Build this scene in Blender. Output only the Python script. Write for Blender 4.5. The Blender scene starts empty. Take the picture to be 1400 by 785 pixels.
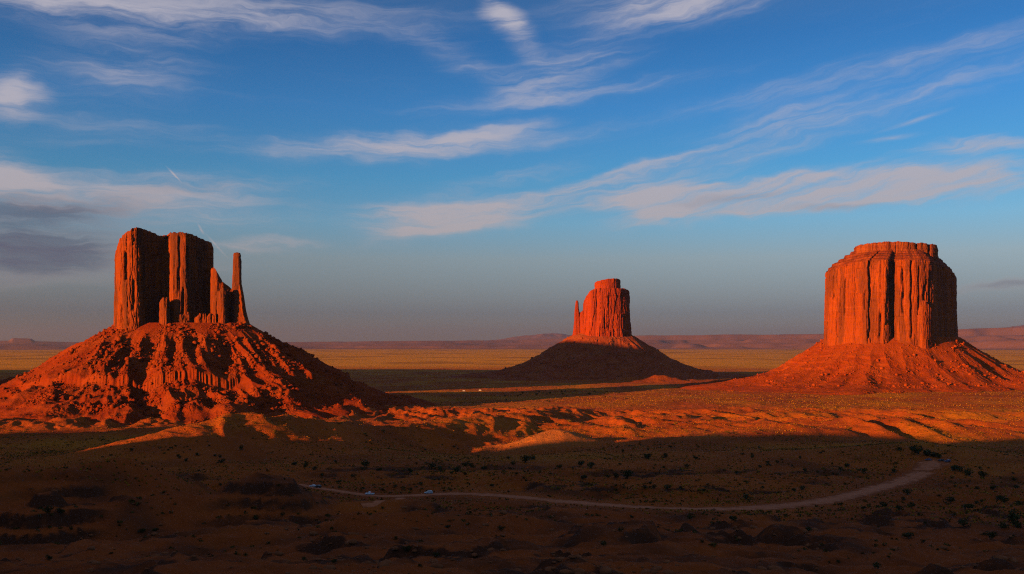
import bpy, bmesh, math, random
import numpy as np
from math import radians, sin, cos, tan, pi, atan2, atan, sqrt, degrees

random.seed(7)
RNG = np.random.default_rng(11)
SC = bpy.context.scene
COL = SC.collection

# ------------------------------------------------------------------ camera
F = 1345.0            # focal length in units of a 1400-wide picture
HZ = 470.0            # row of the true horizon in that picture
EYE = 120.0           # eye height above the valley floor (m)
cam_d = bpy.data.cameras.new('camera')
cam_d.sensor_width = 36.0
cam_d.lens = 36.0 * F / 1400.0
cam_d.shift_y = (HZ - 392.5) / 1400.0
cam_d.clip_start = 0.5
cam_d.clip_end = 200000.0
cam = bpy.data.objects.new('camera', cam_d)
cam.location = (0, 0, EYE)
cam.rotation_euler = (radians(90), 0, 0)
COL.objects.link(cam)
SC.camera = cam

# ------------------------------------------------------------------ sun, sky, exposure
SUN_AZ = radians(51.0)     # direction the light travels, clockwise from straight ahead
SUN_EL = radians(8.0)
sun_d = bpy.data.lights.new('sun', 'SUN')
sun_d.energy = 5.0
sun_d.angle = radians(0.5)
sun_d.color = (1.0, 0.38, 0.055)
sun = bpy.data.objects.new('sun', sun_d)
# a sun shines along its local -Z
dirv = (sin(SUN_AZ) * cos(SUN_EL), cos(SUN_AZ) * cos(SUN_EL), -sin(SUN_EL))
import mathutils
sun.rotation_euler = mathutils.Vector(dirv).to_track_quat('-Z', 'Y').to_euler()
sun.location = (-400, -360, 600)
COL.objects.link(sun)

SC.view_settings.view_transform = 'Standard'
SC.view_settings.look = 'None'
SC.view_settings.exposure = 0.9
SC.view_settings.gamma = 1.0
SC.view_settings.use_curve_mapping = False
try:
    SC.cycles.use_denoising = False
    SC.cycles.max_bounces = 4
    SC.cycles.diffuse_bounces = 0
    SC.cycles.volume_bounces = 0
    SC.cycles.filter_width = 1.15
    SC.cycles.sample_clamp_indirect = 0.6
except Exception:
    pass


class NT:
    """small helper to write node trees"""
    def __init__(self, tree):
        self.t = tree
        tree.nodes.clear()

    def n(self, typ, **kw):
        nd = self.t.nodes.new(typ)
        ins = kw.pop('ins', {})
        for k, v in kw.items():
            setattr(nd, k, v)
        for k, v in ins.items():
            s = nd.inputs[k]
            if isinstance(v, bpy.types.NodeSocket):
                self.t.links.new(v, s)
            else:
                s.default_value = v
        return nd

    def math(self, op, a, b=None, c=None, clamp=False):
        ins = {0: a}
        if b is not None:
            ins[1] = b
        if c is not None:
            ins[2] = c
        return self.n('ShaderNodeMath', operation=op, use_clamp=clamp, ins=ins).outputs[0]

    def mix(self, fac, a, b, mode='MIX'):
        nd = self.n('ShaderNodeMix', data_type='RGBA', blend_type=mode)
        for s, v in ((nd.inputs[0], fac), (nd.inputs[6], a), (nd.inputs[7], b)):
            if isinstance(v, bpy.types.NodeSocket):
                self.t.links.new(v, s)
            else:
                s.default_value = v if not isinstance(v, tuple) or len(v) == 4 else (*v, 1.0)
        return nd.outputs[2]

    def ramp(self, fac, stops, interp='LINEAR'):
        nd = self.n('ShaderNodeValToRGB', ins={0: fac})
        cr = nd.color_ramp
        cr.interpolation = interp
        while len(cr.elements) > 1:
            cr.elements.remove(cr.elements[-1])
        for i, (p, c) in enumerate(stops):
            e = cr.elements[0] if i == 0 else cr.elements.new(p)
            e.position = p
            e.color = (*c, 1.0) if len(c) == 3 else c
        return nd.outputs[0]

    def smooth(self, v, lo, hi, a=0.0, b=1.0):
        nd = self.n('ShaderNodeMapRange', interpolation_type='SMOOTHSTEP')
        for i, x in enumerate((v, lo, hi, a, b)):
            if isinstance(x, bpy.types.NodeSocket):
                self.t.links.new(x, nd.inputs[i])
            else:
                nd.inputs[i].default_value = x
        return nd.outputs[0]

    def noise(self, vec, scale=1.0, detail=4.0, rough=0.55, dist=0.0, dim='3D'):
        nd = self.n('ShaderNodeTexNoise', noise_dimensions=dim,
                    ins={'Vector': vec, 'Scale': scale, 'Detail': detail, 'Roughness': rough, 'Distortion': dist})
        return nd.outputs[0]

    def mapping(self, vec, loc=(0, 0, 0), rot=(0, 0, 0), scale=(1, 1, 1), typ='POINT'):
        return self.n('ShaderNodeMapping', vector_type=typ,
                      ins={'Vector': vec, 'Location': loc, 'Rotation': rot, 'Scale': scale}).outputs[0]


def build_world():
    w = bpy.data.worlds.new('World')
    SC.world = w
    w.use_nodes = True
    g = NT(w.node_tree)
    tc = g.n('ShaderNodeTexCoord').outputs['Generated']
    sky = g.n('ShaderNodeTexSky', sky_type='NISHITA')
    sky.sun_disc = False
    sky.sun_elevation = SUN_EL
    sky.sun_rotation = SUN_AZ + pi          # compass bearing of the sun: behind the viewer, to the left
    sky.altitude = 1600
    sky.air_density = 1.0
    sky.dust_density = 0.6
    sky.ozone_density = 3.0
    sx = g.n('ShaderNodeSeparateXYZ', ins={0: tc})
    x, y, z = sx.outputs
    az = g.math('MULTIPLY', g.math('ARCTAN2', x, y), 180 / pi)
    hl = g.math('SQRT', g.math('ADD', g.math('MULTIPLY', x, x), g.math('MULTIPLY', y, y)))
    el = g.math('MULTIPLY', g.math('ARCTAN2', z, hl), 180 / pi)
    ae = g.n('ShaderNodeCombineXYZ', ins={0: az, 1: el, 2: 0.0}).outputs[0]
    # clear air: greyer low down, saturated higher; unseen overhead warmed to lift the shade
    hs = g.n('ShaderNodeHueSaturation', ins={'Hue': 0.5, 'Saturation': 1.0, 'Value': 1.0, 'Color': sky.outputs[0]}).outputs[0]
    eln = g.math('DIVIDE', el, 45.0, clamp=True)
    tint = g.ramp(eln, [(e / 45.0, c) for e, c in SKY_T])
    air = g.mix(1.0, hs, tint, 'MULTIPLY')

    # high cirrus, laid out by compass bearing and elevation
    P = 0.0426

    def ang(px, py):
        a = atan((px - 700) / F)
        return degrees(a), degrees(atan((HZ - py) / F * cos(a)))

    warp = g.noise(g.mapping(ae, scale=(0.16, 0.4, 1)), 1.0, 3, 0.5)
    warp2 = g.noise(g.mapping(ae, loc=(31, 7, 0), scale=(0.35, 0.9, 1)), 1.0, 3, 0.5)
    off = g.n('ShaderNodeCombineXYZ', ins={
        0: g.math('MULTIPLY', g.math('SUBTRACT', warp, 0.5), 3.4),
        1: g.math('MULTIPLY', g.math('SUBTRACT', warp2, 0.5), 1.3), 2: 0.0}).outputs[0]
    aew = g.n('ShaderNodeVectorMath', operation='ADD', ins={0: ae, 1: off}).outputs[0]
    bend = g.n('ShaderNodeCombineXYZ', ins={0: az, 1: g.math('SUBTRACT', el, g.math('MULTIPLY', g.math('MULTIPLY', az, g.smooth(az, -16.0, 20.0)), 0.20)), 2: 0.0}).outputs[0]
    bend = g.n('ShaderNodeVectorMath', operation='ADD', ins={0: bend, 1: off}).outputs[0]
    st1 = g.noise(g.mapping(bend, rot=(0, 0, radians(-3)), scale=(0.075, 1.15, 1)), 1.0, 8, 0.60)
    st2 = g.noise(g.mapping(bend, loc=(11, 3, 0), rot=(0, 0, radians(-5)), scale=(0.24, 2.2, 1)), 1.0, 6, 0.62)
    st3 = g.noise(g.mapping(bend, loc=(5, 17, 0), rot=(0, 0, radians(-9)), scale=(0.55, 3.4, 1)), 1.0, 5, 0.65)
    streak = g.math('ADD', g.math('MULTIPLY', st1, 0.55), g.math('ADD', g.math('MULTIPLY', st2, 0.28), g.math('MULTIPLY', st3, 0.17)))
    total = None
    for (px, py, rx, ry, tl, amp) in CLOUDS:
        a, e = ang(px, py)
        if ry > 7:
            rx, ry, amp = rx * 1.35, ry * 1.3, amp * 1.1
        v = g.mapping(aew if ry > 7 else ae, loc=(a, e, 0), rot=(0, 0, radians(tl)), scale=(rx * P, ry * P, 1), typ='TEXTURE')
        ln = g.n('ShaderNodeVectorMath', operation='LENGTH', ins={0: v}).outputs['Value']
        m = g.math('MULTIPLY', g.smooth(ln, 0.0, 1.0, 1.0, 0.0), amp)
        total = m if total is None else g.math('MAXIMUM', total, m) if ry <= 7 else g.math('ADD', total, m)
    grey = None
    for (px, py, rx, ry, tl, amp) in GREYS:
        a, e = ang(px, py)
        v = g.mapping(aew, loc=(a, e, 0), rot=(0, 0, radians(tl)), scale=(rx * P, ry * P, 1), typ='TEXTURE')
        ln = g.n('ShaderNodeVectorMath', operation='LENGTH', ins={0: v}).outputs['Value']
        m = g.math('MULTIPLY', g.smooth(ln, 0.0, 1.0, 1.0, 0.0), amp)
        grey = m if grey is None else g.math('ADD', grey, m)
    # elsewhere in the sky, unseen here: loose cirrus everywhere else
    away = g.smooth(g.math('ABSOLUTE', az), 30.0, 45.0, 0.0, 0.35)
    total = g.math('ADD', total, away)
    total = g.math('MINIMUM', total, 1.15)
    thread = g.smooth(streak, 0.30, 0.62)
    cov = g.math('MULTIPLY', total, g.math('ADD', g.math('MULTIPLY', thread, 0.92), g.smooth(total, 0.75, 1.15, 0.14, 0.26)))
    cov = g.math('ADD', cov, g.math('MULTIPLY', g.smooth(streak, 0.46, 0.72), 0.16))
    cov = g.math('MULTIPLY', g.smooth(cov, 0.0, 1.2), 0.86)
    low = g.smooth(el, 1.0, 16.0)
    ccol = g.mix(low, CLOUD_LOW, CLOUD_HIGH)
    ccol = g.mix(g.math('MULTIPLY', grey, g.smooth(st2, 0.2, 0.6, 0.6, 1.0), clamp=True), ccol, CLOUD_GREY)
    gcov = g.math('MULTIPLY', grey, 0.75, clamp=True)
    cov = g.math('MAXIMUM', cov, g.math('MULTIPLY', gcov, g.smooth(streak, 0.25, 0.6, 0.45, 1.0)))
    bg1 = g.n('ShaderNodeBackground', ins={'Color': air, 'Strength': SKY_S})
    bg2 = g.n('ShaderNodeBackground', ins={'Color': ccol, 'Strength': 1.0})
    ms = g.n('ShaderNodeMixShader', ins={0: cov, 1: bg1.outputs[0], 2: bg2.outputs[0]})
    g.n('ShaderNodeOutputWorld', ins={0: ms.outputs[0]})


SKY_S = 0.080
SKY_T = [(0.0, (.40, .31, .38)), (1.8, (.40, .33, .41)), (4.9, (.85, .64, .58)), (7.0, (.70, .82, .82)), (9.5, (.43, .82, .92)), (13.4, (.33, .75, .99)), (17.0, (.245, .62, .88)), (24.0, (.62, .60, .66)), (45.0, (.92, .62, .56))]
CLOUD_HIGH = (0.268, 0.255, 0.290, 1)
CLOUD_LOW = (0.247, 0.204, 0.199, 1)
CLOUD_GREY = (0.060, 0.066, 0.096, 1)
CLOUDS = [  (1110, 264, 310, 24, 1, 1.2), (605, 296, 120, 22, 3, 0.6), (560, 198, 220, 18, 3, 0.35),
     # picture column, row, half width, half height, tilt, strength
    (230, 12, 420, 34, 1, 0.75), (120, 20, 200, 26, -2, 0.35), (170, 92, 130, 50, 4, 0.55), (15, 130, 48, 34, 0, 0.95),
    (692, 22, 70, 26, -48, 0.85), (910, 8, 180, 34, 4, 0.85), (640, 85, 90, 26, -20, 0.42), (770, 95, 130, 34, 16, 0.6),
    (790, 128, 240, 18, 6, 0.5), (1200, 92, 420, 22, 9, 0.42), (560, 200, 260, 26, 3, 0.6), (690, 178, 90, 14, 8, 0.4),
    (610, 296, 140, 34, 4, 0.95), (580, 320, 100, 14, 12, 0.4), (1110, 260, 330, 34, 2, 1.15), (930, 292, 120, 16, 9, 0.85),
    (820, 246, 170, 14, 14, 0.65), (700, 244, 110, 14, 8, 0.5), (1110, 178, 440, 26, 14, 0.5), (1345, 196, 90, 12, 0, 0.8),
    (1075, 160, 120, 20, 12, 0.55), (15, 243, 70, 34, -10, 1.0), (200, 262, 220, 34, 4, 0.8), (110, 290, 220, 30, 2, 0.5),
    (140, 175, 180, 30, 0, 0.28), (350, 335, 90, 12, 2, 0.6), (60, 356, 70, 10, 0, 0.6), (150, 372, 190, 18, 4, 0.5),
    (370, 300, 160, 20, 6, 0.35), (1215, 190, 70, 6.5, 4, 0.5), (1250, 165, 70, 6.0, 14, 0.5),
    (241, 242, 27, 3.0, -46, 1.15), (274, 312, 16, 3.4, -60, 1.0), (296, 336, 34, 3.0, -48, 0.85),
]
GREYS = [
    (40, 326, 220, 66, 0, 1.1), (80, 285, 190, 26, 4, 0.5), (1000, 272, 90, 10, 4, 0.28), (1150, 284, 120, 8, -3, 0.25),
    (1375, 391, 95, 12, 2, 0.8), (30, 360, 180, 40, 2, 0.7), (250, 256, 120, 14, 6, 0.2),
]
build_world()

# ------------------------------------------------------------------ noise
_P = RNG.permutation(1024).astype(np.int64)
_P = np.concatenate([_P, _P])
_G = RNG.uniform(0, 2 * pi, 1024)
_GX, _GY = np.cos(_G), np.sin(_G)


def perlin(x, y, seed=0):
    x = np.asarray(x, float) + seed * 17.13
    y = np.asarray(y, float) + seed * 9.71
    xi, yi = np.floor(x).astype(np.int64), np.floor(y).astype(np.int64)
    xf, yf = x - xi, y - yi
    u, v = xf * xf * xf * (xf * (xf * 6 - 15) + 10), yf * yf * yf * (yf * (yf * 6 - 15) + 10)

    def g(ix, iy, fx, fy):
        h = _P[(_P[(ix + seed * 31) & 1023] + iy) & 1023]
        return _GX[h] * fx + _GY[h] * fy
    a, b = g(xi, yi, xf, yf), g(xi + 1, yi, xf - 1, yf)
    c, d = g(xi, yi + 1, xf, yf - 1), g(xi + 1, yi + 1, xf - 1, yf - 1)
    return ((a + (b - a) * u) * (1 - v) + (c + (d - c) * u) * v) * 1.5


def fbm(x, y, oct=4, seed=0, gain=0.5, lac=2.03):
    s, a = 0.0, 1.0
    for i in range(oct):
        s = s + a * perlin(x, y, seed + i * 3)
        x, y, a = x * lac, y * lac, a * gain
    return s


def ridge(x, y, seed=0):
    return 1.0 - np.abs(perlin(x, y, seed)) * 2.0


def sstep(a, b, x):
    t = np.clip((x - a) / (b - a), 0, 1)
    return t * t * (3 - 2 * t)


def smax(a, b, k):
    h = np.clip(0.5 + 0.5 * (a - b) / k, 0, 1)
    return b + (a - b) * h + k * h * (1 - h)


def seg_info(x, y, pts, closed=False):
    """distance to a polyline, and the value (3rd coordinate) interpolated along it"""
    best = np.full(np.shape(x), 1e12)
    val = np.zeros(np.shape(x))
    n = len(pts)
    for i in range(n if closed else n - 1):
        p, q = pts[i], pts[(i + 1) % n]
        dx, dy = q[0] - p[0], q[1] - p[1]
        t = np.clip(((x - p[0]) * dx + (y - p[1]) * dy) / (dx * dx + dy * dy + 1e-9), 0, 1)
        d = (x - p[0] - t * dx) ** 2 + (y - p[1] - t * dy) ** 2
        m = d < best
        best = np.where(m, d, best)
        if len(p) > 2:
            val = np.where(m, p[2] + (q[2] - p[2]) * t, val)
    return np.sqrt(best), val


def inside(x, y, pts):
    r = np.zeros(np.shape(x), bool)
    n = len(pts)
    for i in range(n):
        (x1, y1), (x2, y2) = pts[i][:2], pts[(i + 1) % n][:2]
        if y1 == y2:
            continue
        c = ((y1 > y) != (y2 > y)) & (x < (x2 - x1) * (y - y1) / (y2 - y1) + x1)
        r ^= c
    return r


# ------------------------------------------------------------------ the land
BASE_R = [0, 5, 15, 30, 60, 120, 230, 350, 530, 750, 1100, 1400, 2000, 90000]
BASE_Z = [118.3, 118.1, 115.5, 111.5, 100, 84, 66, 50, 33, 25, 14, 4, 0, 0]
SHADE_BLUFF = [(-1700, 700, 118), (-1400, 600, 150), (-1180, 470, 190), (-1090, 420, 192), (-1010, 402, 182), (-965, 392, 156), (-930, 385, 130), (-890, 377, 134), (-862, 370, 157), (-835, 362, 163), (-790, 352, 166),  # unseen crest; heights and notch shaped to cast the foreground shade
         (-730, 335, 190), (-600, 240, 208), (-560, 200, 214), (-530, 60, 240), (-450, -200, 240), (-200, -650, 240)]
MESA = [(-1125, 1735), (-1700, 2500), (-2850, 2750), (-4900, 2700), (-5200, 1900), (-2500, 1600)]
SPURS = [
    ([(-330, 400, 66), (-224, 430, 63), (-182, 470, 63), (-150, 515, 42)], 0.42, 5),
    ([(-190, 405, 57), (-131, 440, 54), (-114, 457, 60), (-100, 485, 44)], 0.5, 4),
    ([(-80, 452, 47), (-45, 470, 46), (-30, 474, 42)], 0.4, 3),
    ([(-60, 372, 54), (0, 396, 48.5), (22, 405, 45)], 0.5, 3),
    ([(30, 330, 58), (50, 350, 55), (70, 352, 49)], 0.45, 3),
    ([(330, 800, 40), (352, 850, 35), (380, 930, 26)], 0.12, 8),
]
SKYLINE_PX = [-400, 0, 110, 400, 560, 700, 870, 1100, 1320, 1400, 1800]
SKYLINE_Y = [466, 464, 466, 465.5, 464, 463, 457, 455, 450, 447, 452]


def bump(x, y, cx, cy, rx, ry, rot=0.0):
    c, s = cos(rot), sin(rot)
    u, v = ((x - cx) * c + (y - cy) * s) / rx, (-(x - cx) * s + (y - cy) * c) / ry
    return np.exp(-(u * u + v * v))


def H0(x, y):
    """the land without its small relief"""
    x, y = np.asarray(x, float), np.asarray(y, float)
    r = np.sqrt(x * x + y * y)
    h = np.interp(r, BASE_R, BASE_Z)
    # rounded mound that catches the light, and its long left flank
    h = h + 16 * bump(x, y, 54, 1065, 34, 46) + 13 * bump(x, y, 18, 1045, 52, 44, -0.3) - 16 * bump(x, y, -20, 1040, 150, 115)
    h = h + 15 * bump(x, y, -285, 920, 70, 110, 0.1) + 13 * bump(x, y, -235, 1000, 95, 100) + 9 * bump(x, y, -330, 850, 60, 60)
    d, v = seg_info(x, y, [(-262, 950, 8), (-160, 1050, 17), (-70, 1180, 17), (20, 1360, 12), (90, 1560, 4)])
    h = h + v * np.exp(-(d / 48) ** 2)
    # low swells beyond the shaded slope
    d, v = seg_info(x, y, [(-480, 1100, 3), (-380, 1180, 7), (-250, 1300, 8)])
    h = h + v * np.exp(-(d / 55) ** 2)
    d, v = seg_info(x, y, [(90, 1000, 4), (240, 1080, 6), (420, 1180, 7), (640, 1250, 6)])
    h = h + v * np.exp(-(d / 60) ** 2)
    # ground rising to the right-hand butte
    h = h + 13 * bump(x, y, 900, 2200, 720, 640) + 9 * bump(x, y, 330, 1750, 260, 300)
    h = h + 10 * bump(x, y, 400, 3000, 90, 60) + 9 * bump(x, y, 450, 2960, 50, 40)
    h = h + 5 * bump(x, y, 330, 3400, 900, 700) + 8 * bump(x, y, -590, 1750, 700, 600)
    for pts, sl, k in SPURS:
        d, v = seg_info(x, y, pts)
        h = smax(h, v - sl * np.sqrt(d * d + 16) + sl * 4, k)
    d, v = seg_info(x, y, SHADE_BLUFF)
    h = smax(h, v - 0.62 * d + np.where(d < 260, (3.5 + 6 * sstep(330, 270, y)) * perlin(x / 46, y / 46, 77) + (2.5 + 3 * sstep(330, 270, y)) * perlin(x / 21, y / 21, 78), 0), 10)
    # large mesa to the left, outside the view, sized and shaped to cast shade
    d, _ = seg_info(x, y, MESA, True)
    sd = np.where(inside(x, y, MESA), -d, d)
    mz = np.where(sd < 0, 425, np.where(sd < 30, 425 - sd * 10.0, np.maximum(140 - (sd - 30) * 1.0, -50)))
    h = np.maximum(h, mz)
    # far tablelands
    px = 700 + F * np.tan(np.clip(np.arctan2(x, np.maximum(y, 1)), -1.2, 1.2))
    top = EYE + (HZ - np.interp(px, SKYLINE_PX, SKYLINE_Y)) / F * 36000
    far = r > 15000
    wob = np.where(far, fbm(x / 5200, y / 5200, 4, 40) * 3000, 0)
    s1 = sstep(25500, 26500, r + wob) * 0.30 + sstep(30000, 30900, r + wob * 1.2) * 0.25
    s2 = sstep(35000, 36200, r + wob * 0.6)
    h = h + np.where(far, s1 * (top - 60) + s2 * (top - 60) * 0.45 * (1 + 0.10 * fbm(px / 70, r * 0, 3, 41)), 0)
    h = h + np.where(r > 33000, 95 * sstep(19, 12, np.abs(px - 30)) * sstep(35000, 36500, r), 0)
    blue = np.maximum(0, (470 - 460) / F * 58000 * np.exp(-((px - 742) / 55) ** 2) + (470 - 458.5) / F * 58000 * np.exp(-((px - 1420) / 60) ** 2))
    h = h + np.where(r > 45000, blue * np.exp(-((r - 58000) / 4500) ** 2) * (1 + 0.25 * fbm(px / 28, r / 4000, 3, 44)), 0)
    return h


def hit(px, py, f=None):
    """where the sight line through a picture position meets the land"""
    f = f or H0
    yy = np.geomspace(40, 40000, 6000)
    xx = (px - 700) / F * yy
    zz = EYE - (py - HZ) / F * yy
    under = zz < f(xx, yy)
    i = int(np.argmax(under))
    return float(xx[i]), float(yy[i])


ROAD_PX = [(409, 662), (430, 666.5), (475, 673), (510, 679), (560, 678), (605, 674.5), (650, 675), (700, 678.5), (760, 685), (830, 690.5),
           (900, 694.5), (960, 696), (1020, 695.5), (1080, 691.5), (1130, 684.5), (1170, 676), (1210, 664.5), (1245, 653), (1262, 645)]
ROAD_W = [3.0, 3.4, 3.6, 4.2, 6.0, 6.6, 6.6, 6.6, 6.6, 7.2, 7.8, 8.4, 9.0, 9.0, 8.4, 7.8, 7.8, 8.4, 9.6]
SPUR_PX = [(548, 680.5), (525, 686), (508, 690), (494, 690)]


def smooth_line(pts, step=3.0):
    p = np.array(pts, float)
    for _ in range(3):                       # corner cutting
        q = np.empty((len(p) * 2, p.shape[1]))
        q[0::2] = p
        q[1:-1:2] = (p[:-1] + p[1:]) / 2
        q = q[:-1]
        r = q.copy()
        r[1:-1] = q[:-2] * 0.25 + q[1:-1] * 0.5 + q[2:] * 0.25
        p = r
    d = np.concatenate([[0], np.cumsum(np.hypot(*(np.diff(p[:, :2], axis=0).T)))])
    n = max(4, int(d[-1] / step))
    t = np.linspace(0, d[-1], n)
    return np.stack([np.interp(t, d, p[:, i]) for i in range(p.shape[1])], 1)


ROAD = smooth_line([(*hit(px, py), w) for (px, py), w in zip(ROAD_PX, ROAD_W)])
LANE = smooth_line([(*hit(px, py), 2.4) for px, py in SPUR_PX])
PARK = [hit(*p) for p in [(1252, 648), (1246, 640), (1252, 632), (1266, 627), (1288, 628), (1302, 633), (1292, 638), (1272, 645)]]
ROADB = [tuple(p) for p in ROAD[::6]] + [tuple(ROAD[-1])]
LANEB = [tuple(p) for p in LANE[::4]] + [tuple(LANE[-1])]


def road_mask(x, y):
    """signed clearance to the road edge in metres (negative on the road)"""
    out = np.full(np.shape(x), 999.0)
    m = (y > 300) & (y < 1100) & (np.abs(x) < 520)
    if m.any():
        a, b = x[m], y[m]
        d1, w1 = seg_info(a, b, ROADB)
        d2, w2 = seg_info(a, b, LANEB)
        d3, _ = seg_info(a, b, PARK, True)
        d3 = np.where(inside(a, b, PARK), -d3, d3)
        out[m] = np.minimum(np.minimum(d1 - w1, d2 - w2), d3)
    return out


def badlands(x, y):
    return np.clip(bump(x, y, -250, 1560, 420, 130, -0.15) * 1.3 + bump(x, y, -820, 1330, 420, 90, 0.1), 0, 1)


RISER = {}


def H(x, y):
    x, y = np.atleast_1d(np.asarray(x, float)), np.atleast_1d(np.asarray(y, float))
    r = np.sqrt(x * x + y * y)
    h = H0(x, y)
    near = 1 - sstep(620, 900, r)
    n = 3.2 * near * fbm(x / 62, y / 62, 3, 1) * sstep(20, 120, r)
    n = n + near * sstep(20, 90, r) * (1.1 * fbm(x / 16, y / 16, 3, 5) + 2.2 * np.clip(ridge(x / 48, y / 30, 9) - 0.35, 0, 1))
    mid = sstep(620, 900, r) * (1 - sstep(3500, 6000, r))
    n = n + mid * (1.5 * fbm(x / 150, y / 150, 3, 12) + 0.75 * fbm(x / 26, y / 26, 3, 15))
    flow = sstep(0.12, 0.6, bump(x, y, 520, 1340, 480, 230))
    u, v = (x * 0.37 - y * 0.93), (x * 0.93 + y * 0.37)
    v = v + 26 * perlin(x / 130, y / 130, 20)
    low = bump(x, y, 430, 1190, 330, 90)
    n = n + mid * low * (3.6 * np.clip(ridge(v / 52, u / 140, 64), -0.4, 1) + 1.4 * ridge(v / 20, u / 50, 65))
    n = n + mid * flow * (8.5 * np.clip(ridge(v / 66, u / 300, 21), -0.3, 1) + 2.6 * np.clip(ridge(v / 27, u / 110, 22), -0.3, 1))
    hum = bump(x, y, -230, 1130, 330, 200) + bump(x, y, 200, 1320, 420, 160) + 0.8 * bump(x, y, 700, 1560, 420, 220)
    n = n + mid * np.clip(hum, 0, 1) * (3.2 * np.clip(ridge(v / 64, u / 190, 27), -0.3, 1) + 2.0 * fbm(x / 20, y / 26, 3, 28))
    sw = bump(x, y, -270, 960, 150, 170)
    n = n + sw * (3.2 * np.clip(ridge(v / 46, u / 120, 61), -0.4, 1) + 1.7 * ridge(v / 19, u / 45, 62) - 0.6)
    n = n + 6 * np.clip(ridge(x / 60, y / 60, 29), -0.2, 1) * bump(x, y, 440, 2990, 190, 110)
    bad = badlands(x, y)
    n = n + bad * (7.5 * np.clip(ridge(x / 48 + y / 160, y / 110, 24), -0.3, 1) + 3.0 * ridge(x / 17, y / 28, 26) + 1.6 * fbm(x / 11, y / 16, 2, 39))
    n = n + sstep(3500, 6000, r) * 4 * fbm(x / 900, y / 900, 3, 30)
    rm = road_mask(x, y)
    keep = sstep(0.5, 42, rm)
    n = n * keep
    # rock ledges: the near slopes break into steps
    zz = h + n
    lw = near * keep * sstep(-0.15, 0.3, fbm(x / 90, y / 90, 2, 33) + 0.12) * sstep(40, 140, r)
    st = 5.6
    q = zz / st + 0.35 * perlin(x / 70, y / 70, 35)
    fr = q - np.floor(q)
    RISER['m'] = lw * sstep(0.5, 0.66, fr) * (1 - sstep(0.9, 0.97, fr))
    step = (np.floor(q) + sstep(0.62, 0.92, fr)) * st - 0.35 * perlin(x / 70, y / 70, 35) * st
    zz = zz + lw * 0.95 * (step - zz + 1.2) + near * keep * sstep(40, 140, r) * (0.55 * fbm(x / 6, y / 6, 3, 37) + 0.8 * np.clip(ridge(x / 13, y / 9, 38) - 0.3, 0, 1))
    zz = zz - 0.22 * (1 - sstep(-0.5, 2.5, rm))
    return zz


def mesh_from_arrays(name, verts, quads, tris=None):
    me = bpy.data.meshes.new(name)
    nv = len(verts)
    loops = [np.asarray(quads, np.int32).ravel()] if len(quads) else []
    starts = [np.arange(len(quads), dtype=np.int32) * 4] if len(quads) else []
    off = len(quads) * 4
    if tris is not None and len(tris):
        loops.append(np.asarray(tris, np.int32).ravel())
        starts.append(off + np.arange(len(tris), dtype=np.int32) * 3)
    loops, starts = np.concatenate(loops), np.concatenate(starts)
    me.vertices.add(nv)
    me.vertices.foreach_set('co', np.asarray(verts, np.float32).ravel())
    me.loops.add(len(loops))
    me.loops.foreach_set('vertex_index', loops)
    me.polygons.add(len(starts))
    me.polygons.foreach_set('loop_start', starts)
    me.update(calc_edges=True)
    me.validate()
    return me


def link(name, me, mat=None, parent=None, smooth=True):
    o = bpy.data.objects.new(name, me)
    COL.objects.link(o)
    if mat is not None and me is not None and not me.materials:
        me.materials.append(mat)
    if smooth and me is not None:
        me.polygons.foreach_set('use_smooth', np.ones(len(me.polygons), bool))
    if parent is not None:
        o.parent = parent
    return o


def set_attr(me, name, vals):
    a = me.attributes.new(name, 'FLOAT', 'POINT')
    a.data.foreach_set('value', np.asarray(vals, np.float32))


def grid_quads(nr, nc, wrap=False):
    i = np.arange(nr - 1)[:, None]
    j = np.arange(nc if wrap else nc - 1)[None, :]
    j2 = (j + 1) % nc
    a, b, c, d = i * nc + j, i * nc + j2, (i + 1) * nc + j2, (i + 1) * nc + j
    return np.stack([a, b, c, d], -1).reshape(-1, 4)


# ------------------------------------------------------------------ materials
def mat(name):
    m = bpy.data.materials.new(name)
    m.use_nodes = True
    return m, NT(m.node_tree)


def finish(g, col, rough=0.9, bumps=None, spec=0.15):
    b = g.n('ShaderNodeBsdfPrincipled', ins={'Base Color': col, 'Roughness': rough, 'Specular IOR Level': spec})
    if bumps is not None:
        g.t.links.new(bumps, b.inputs['Normal'])
    g.n('ShaderNodeOutputMaterial', ins={0: b.outputs[0]})
    return b


def attr(g, name):
    return g.n('ShaderNodeAttribute', attribute_name=name).outputs['Fac']


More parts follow.
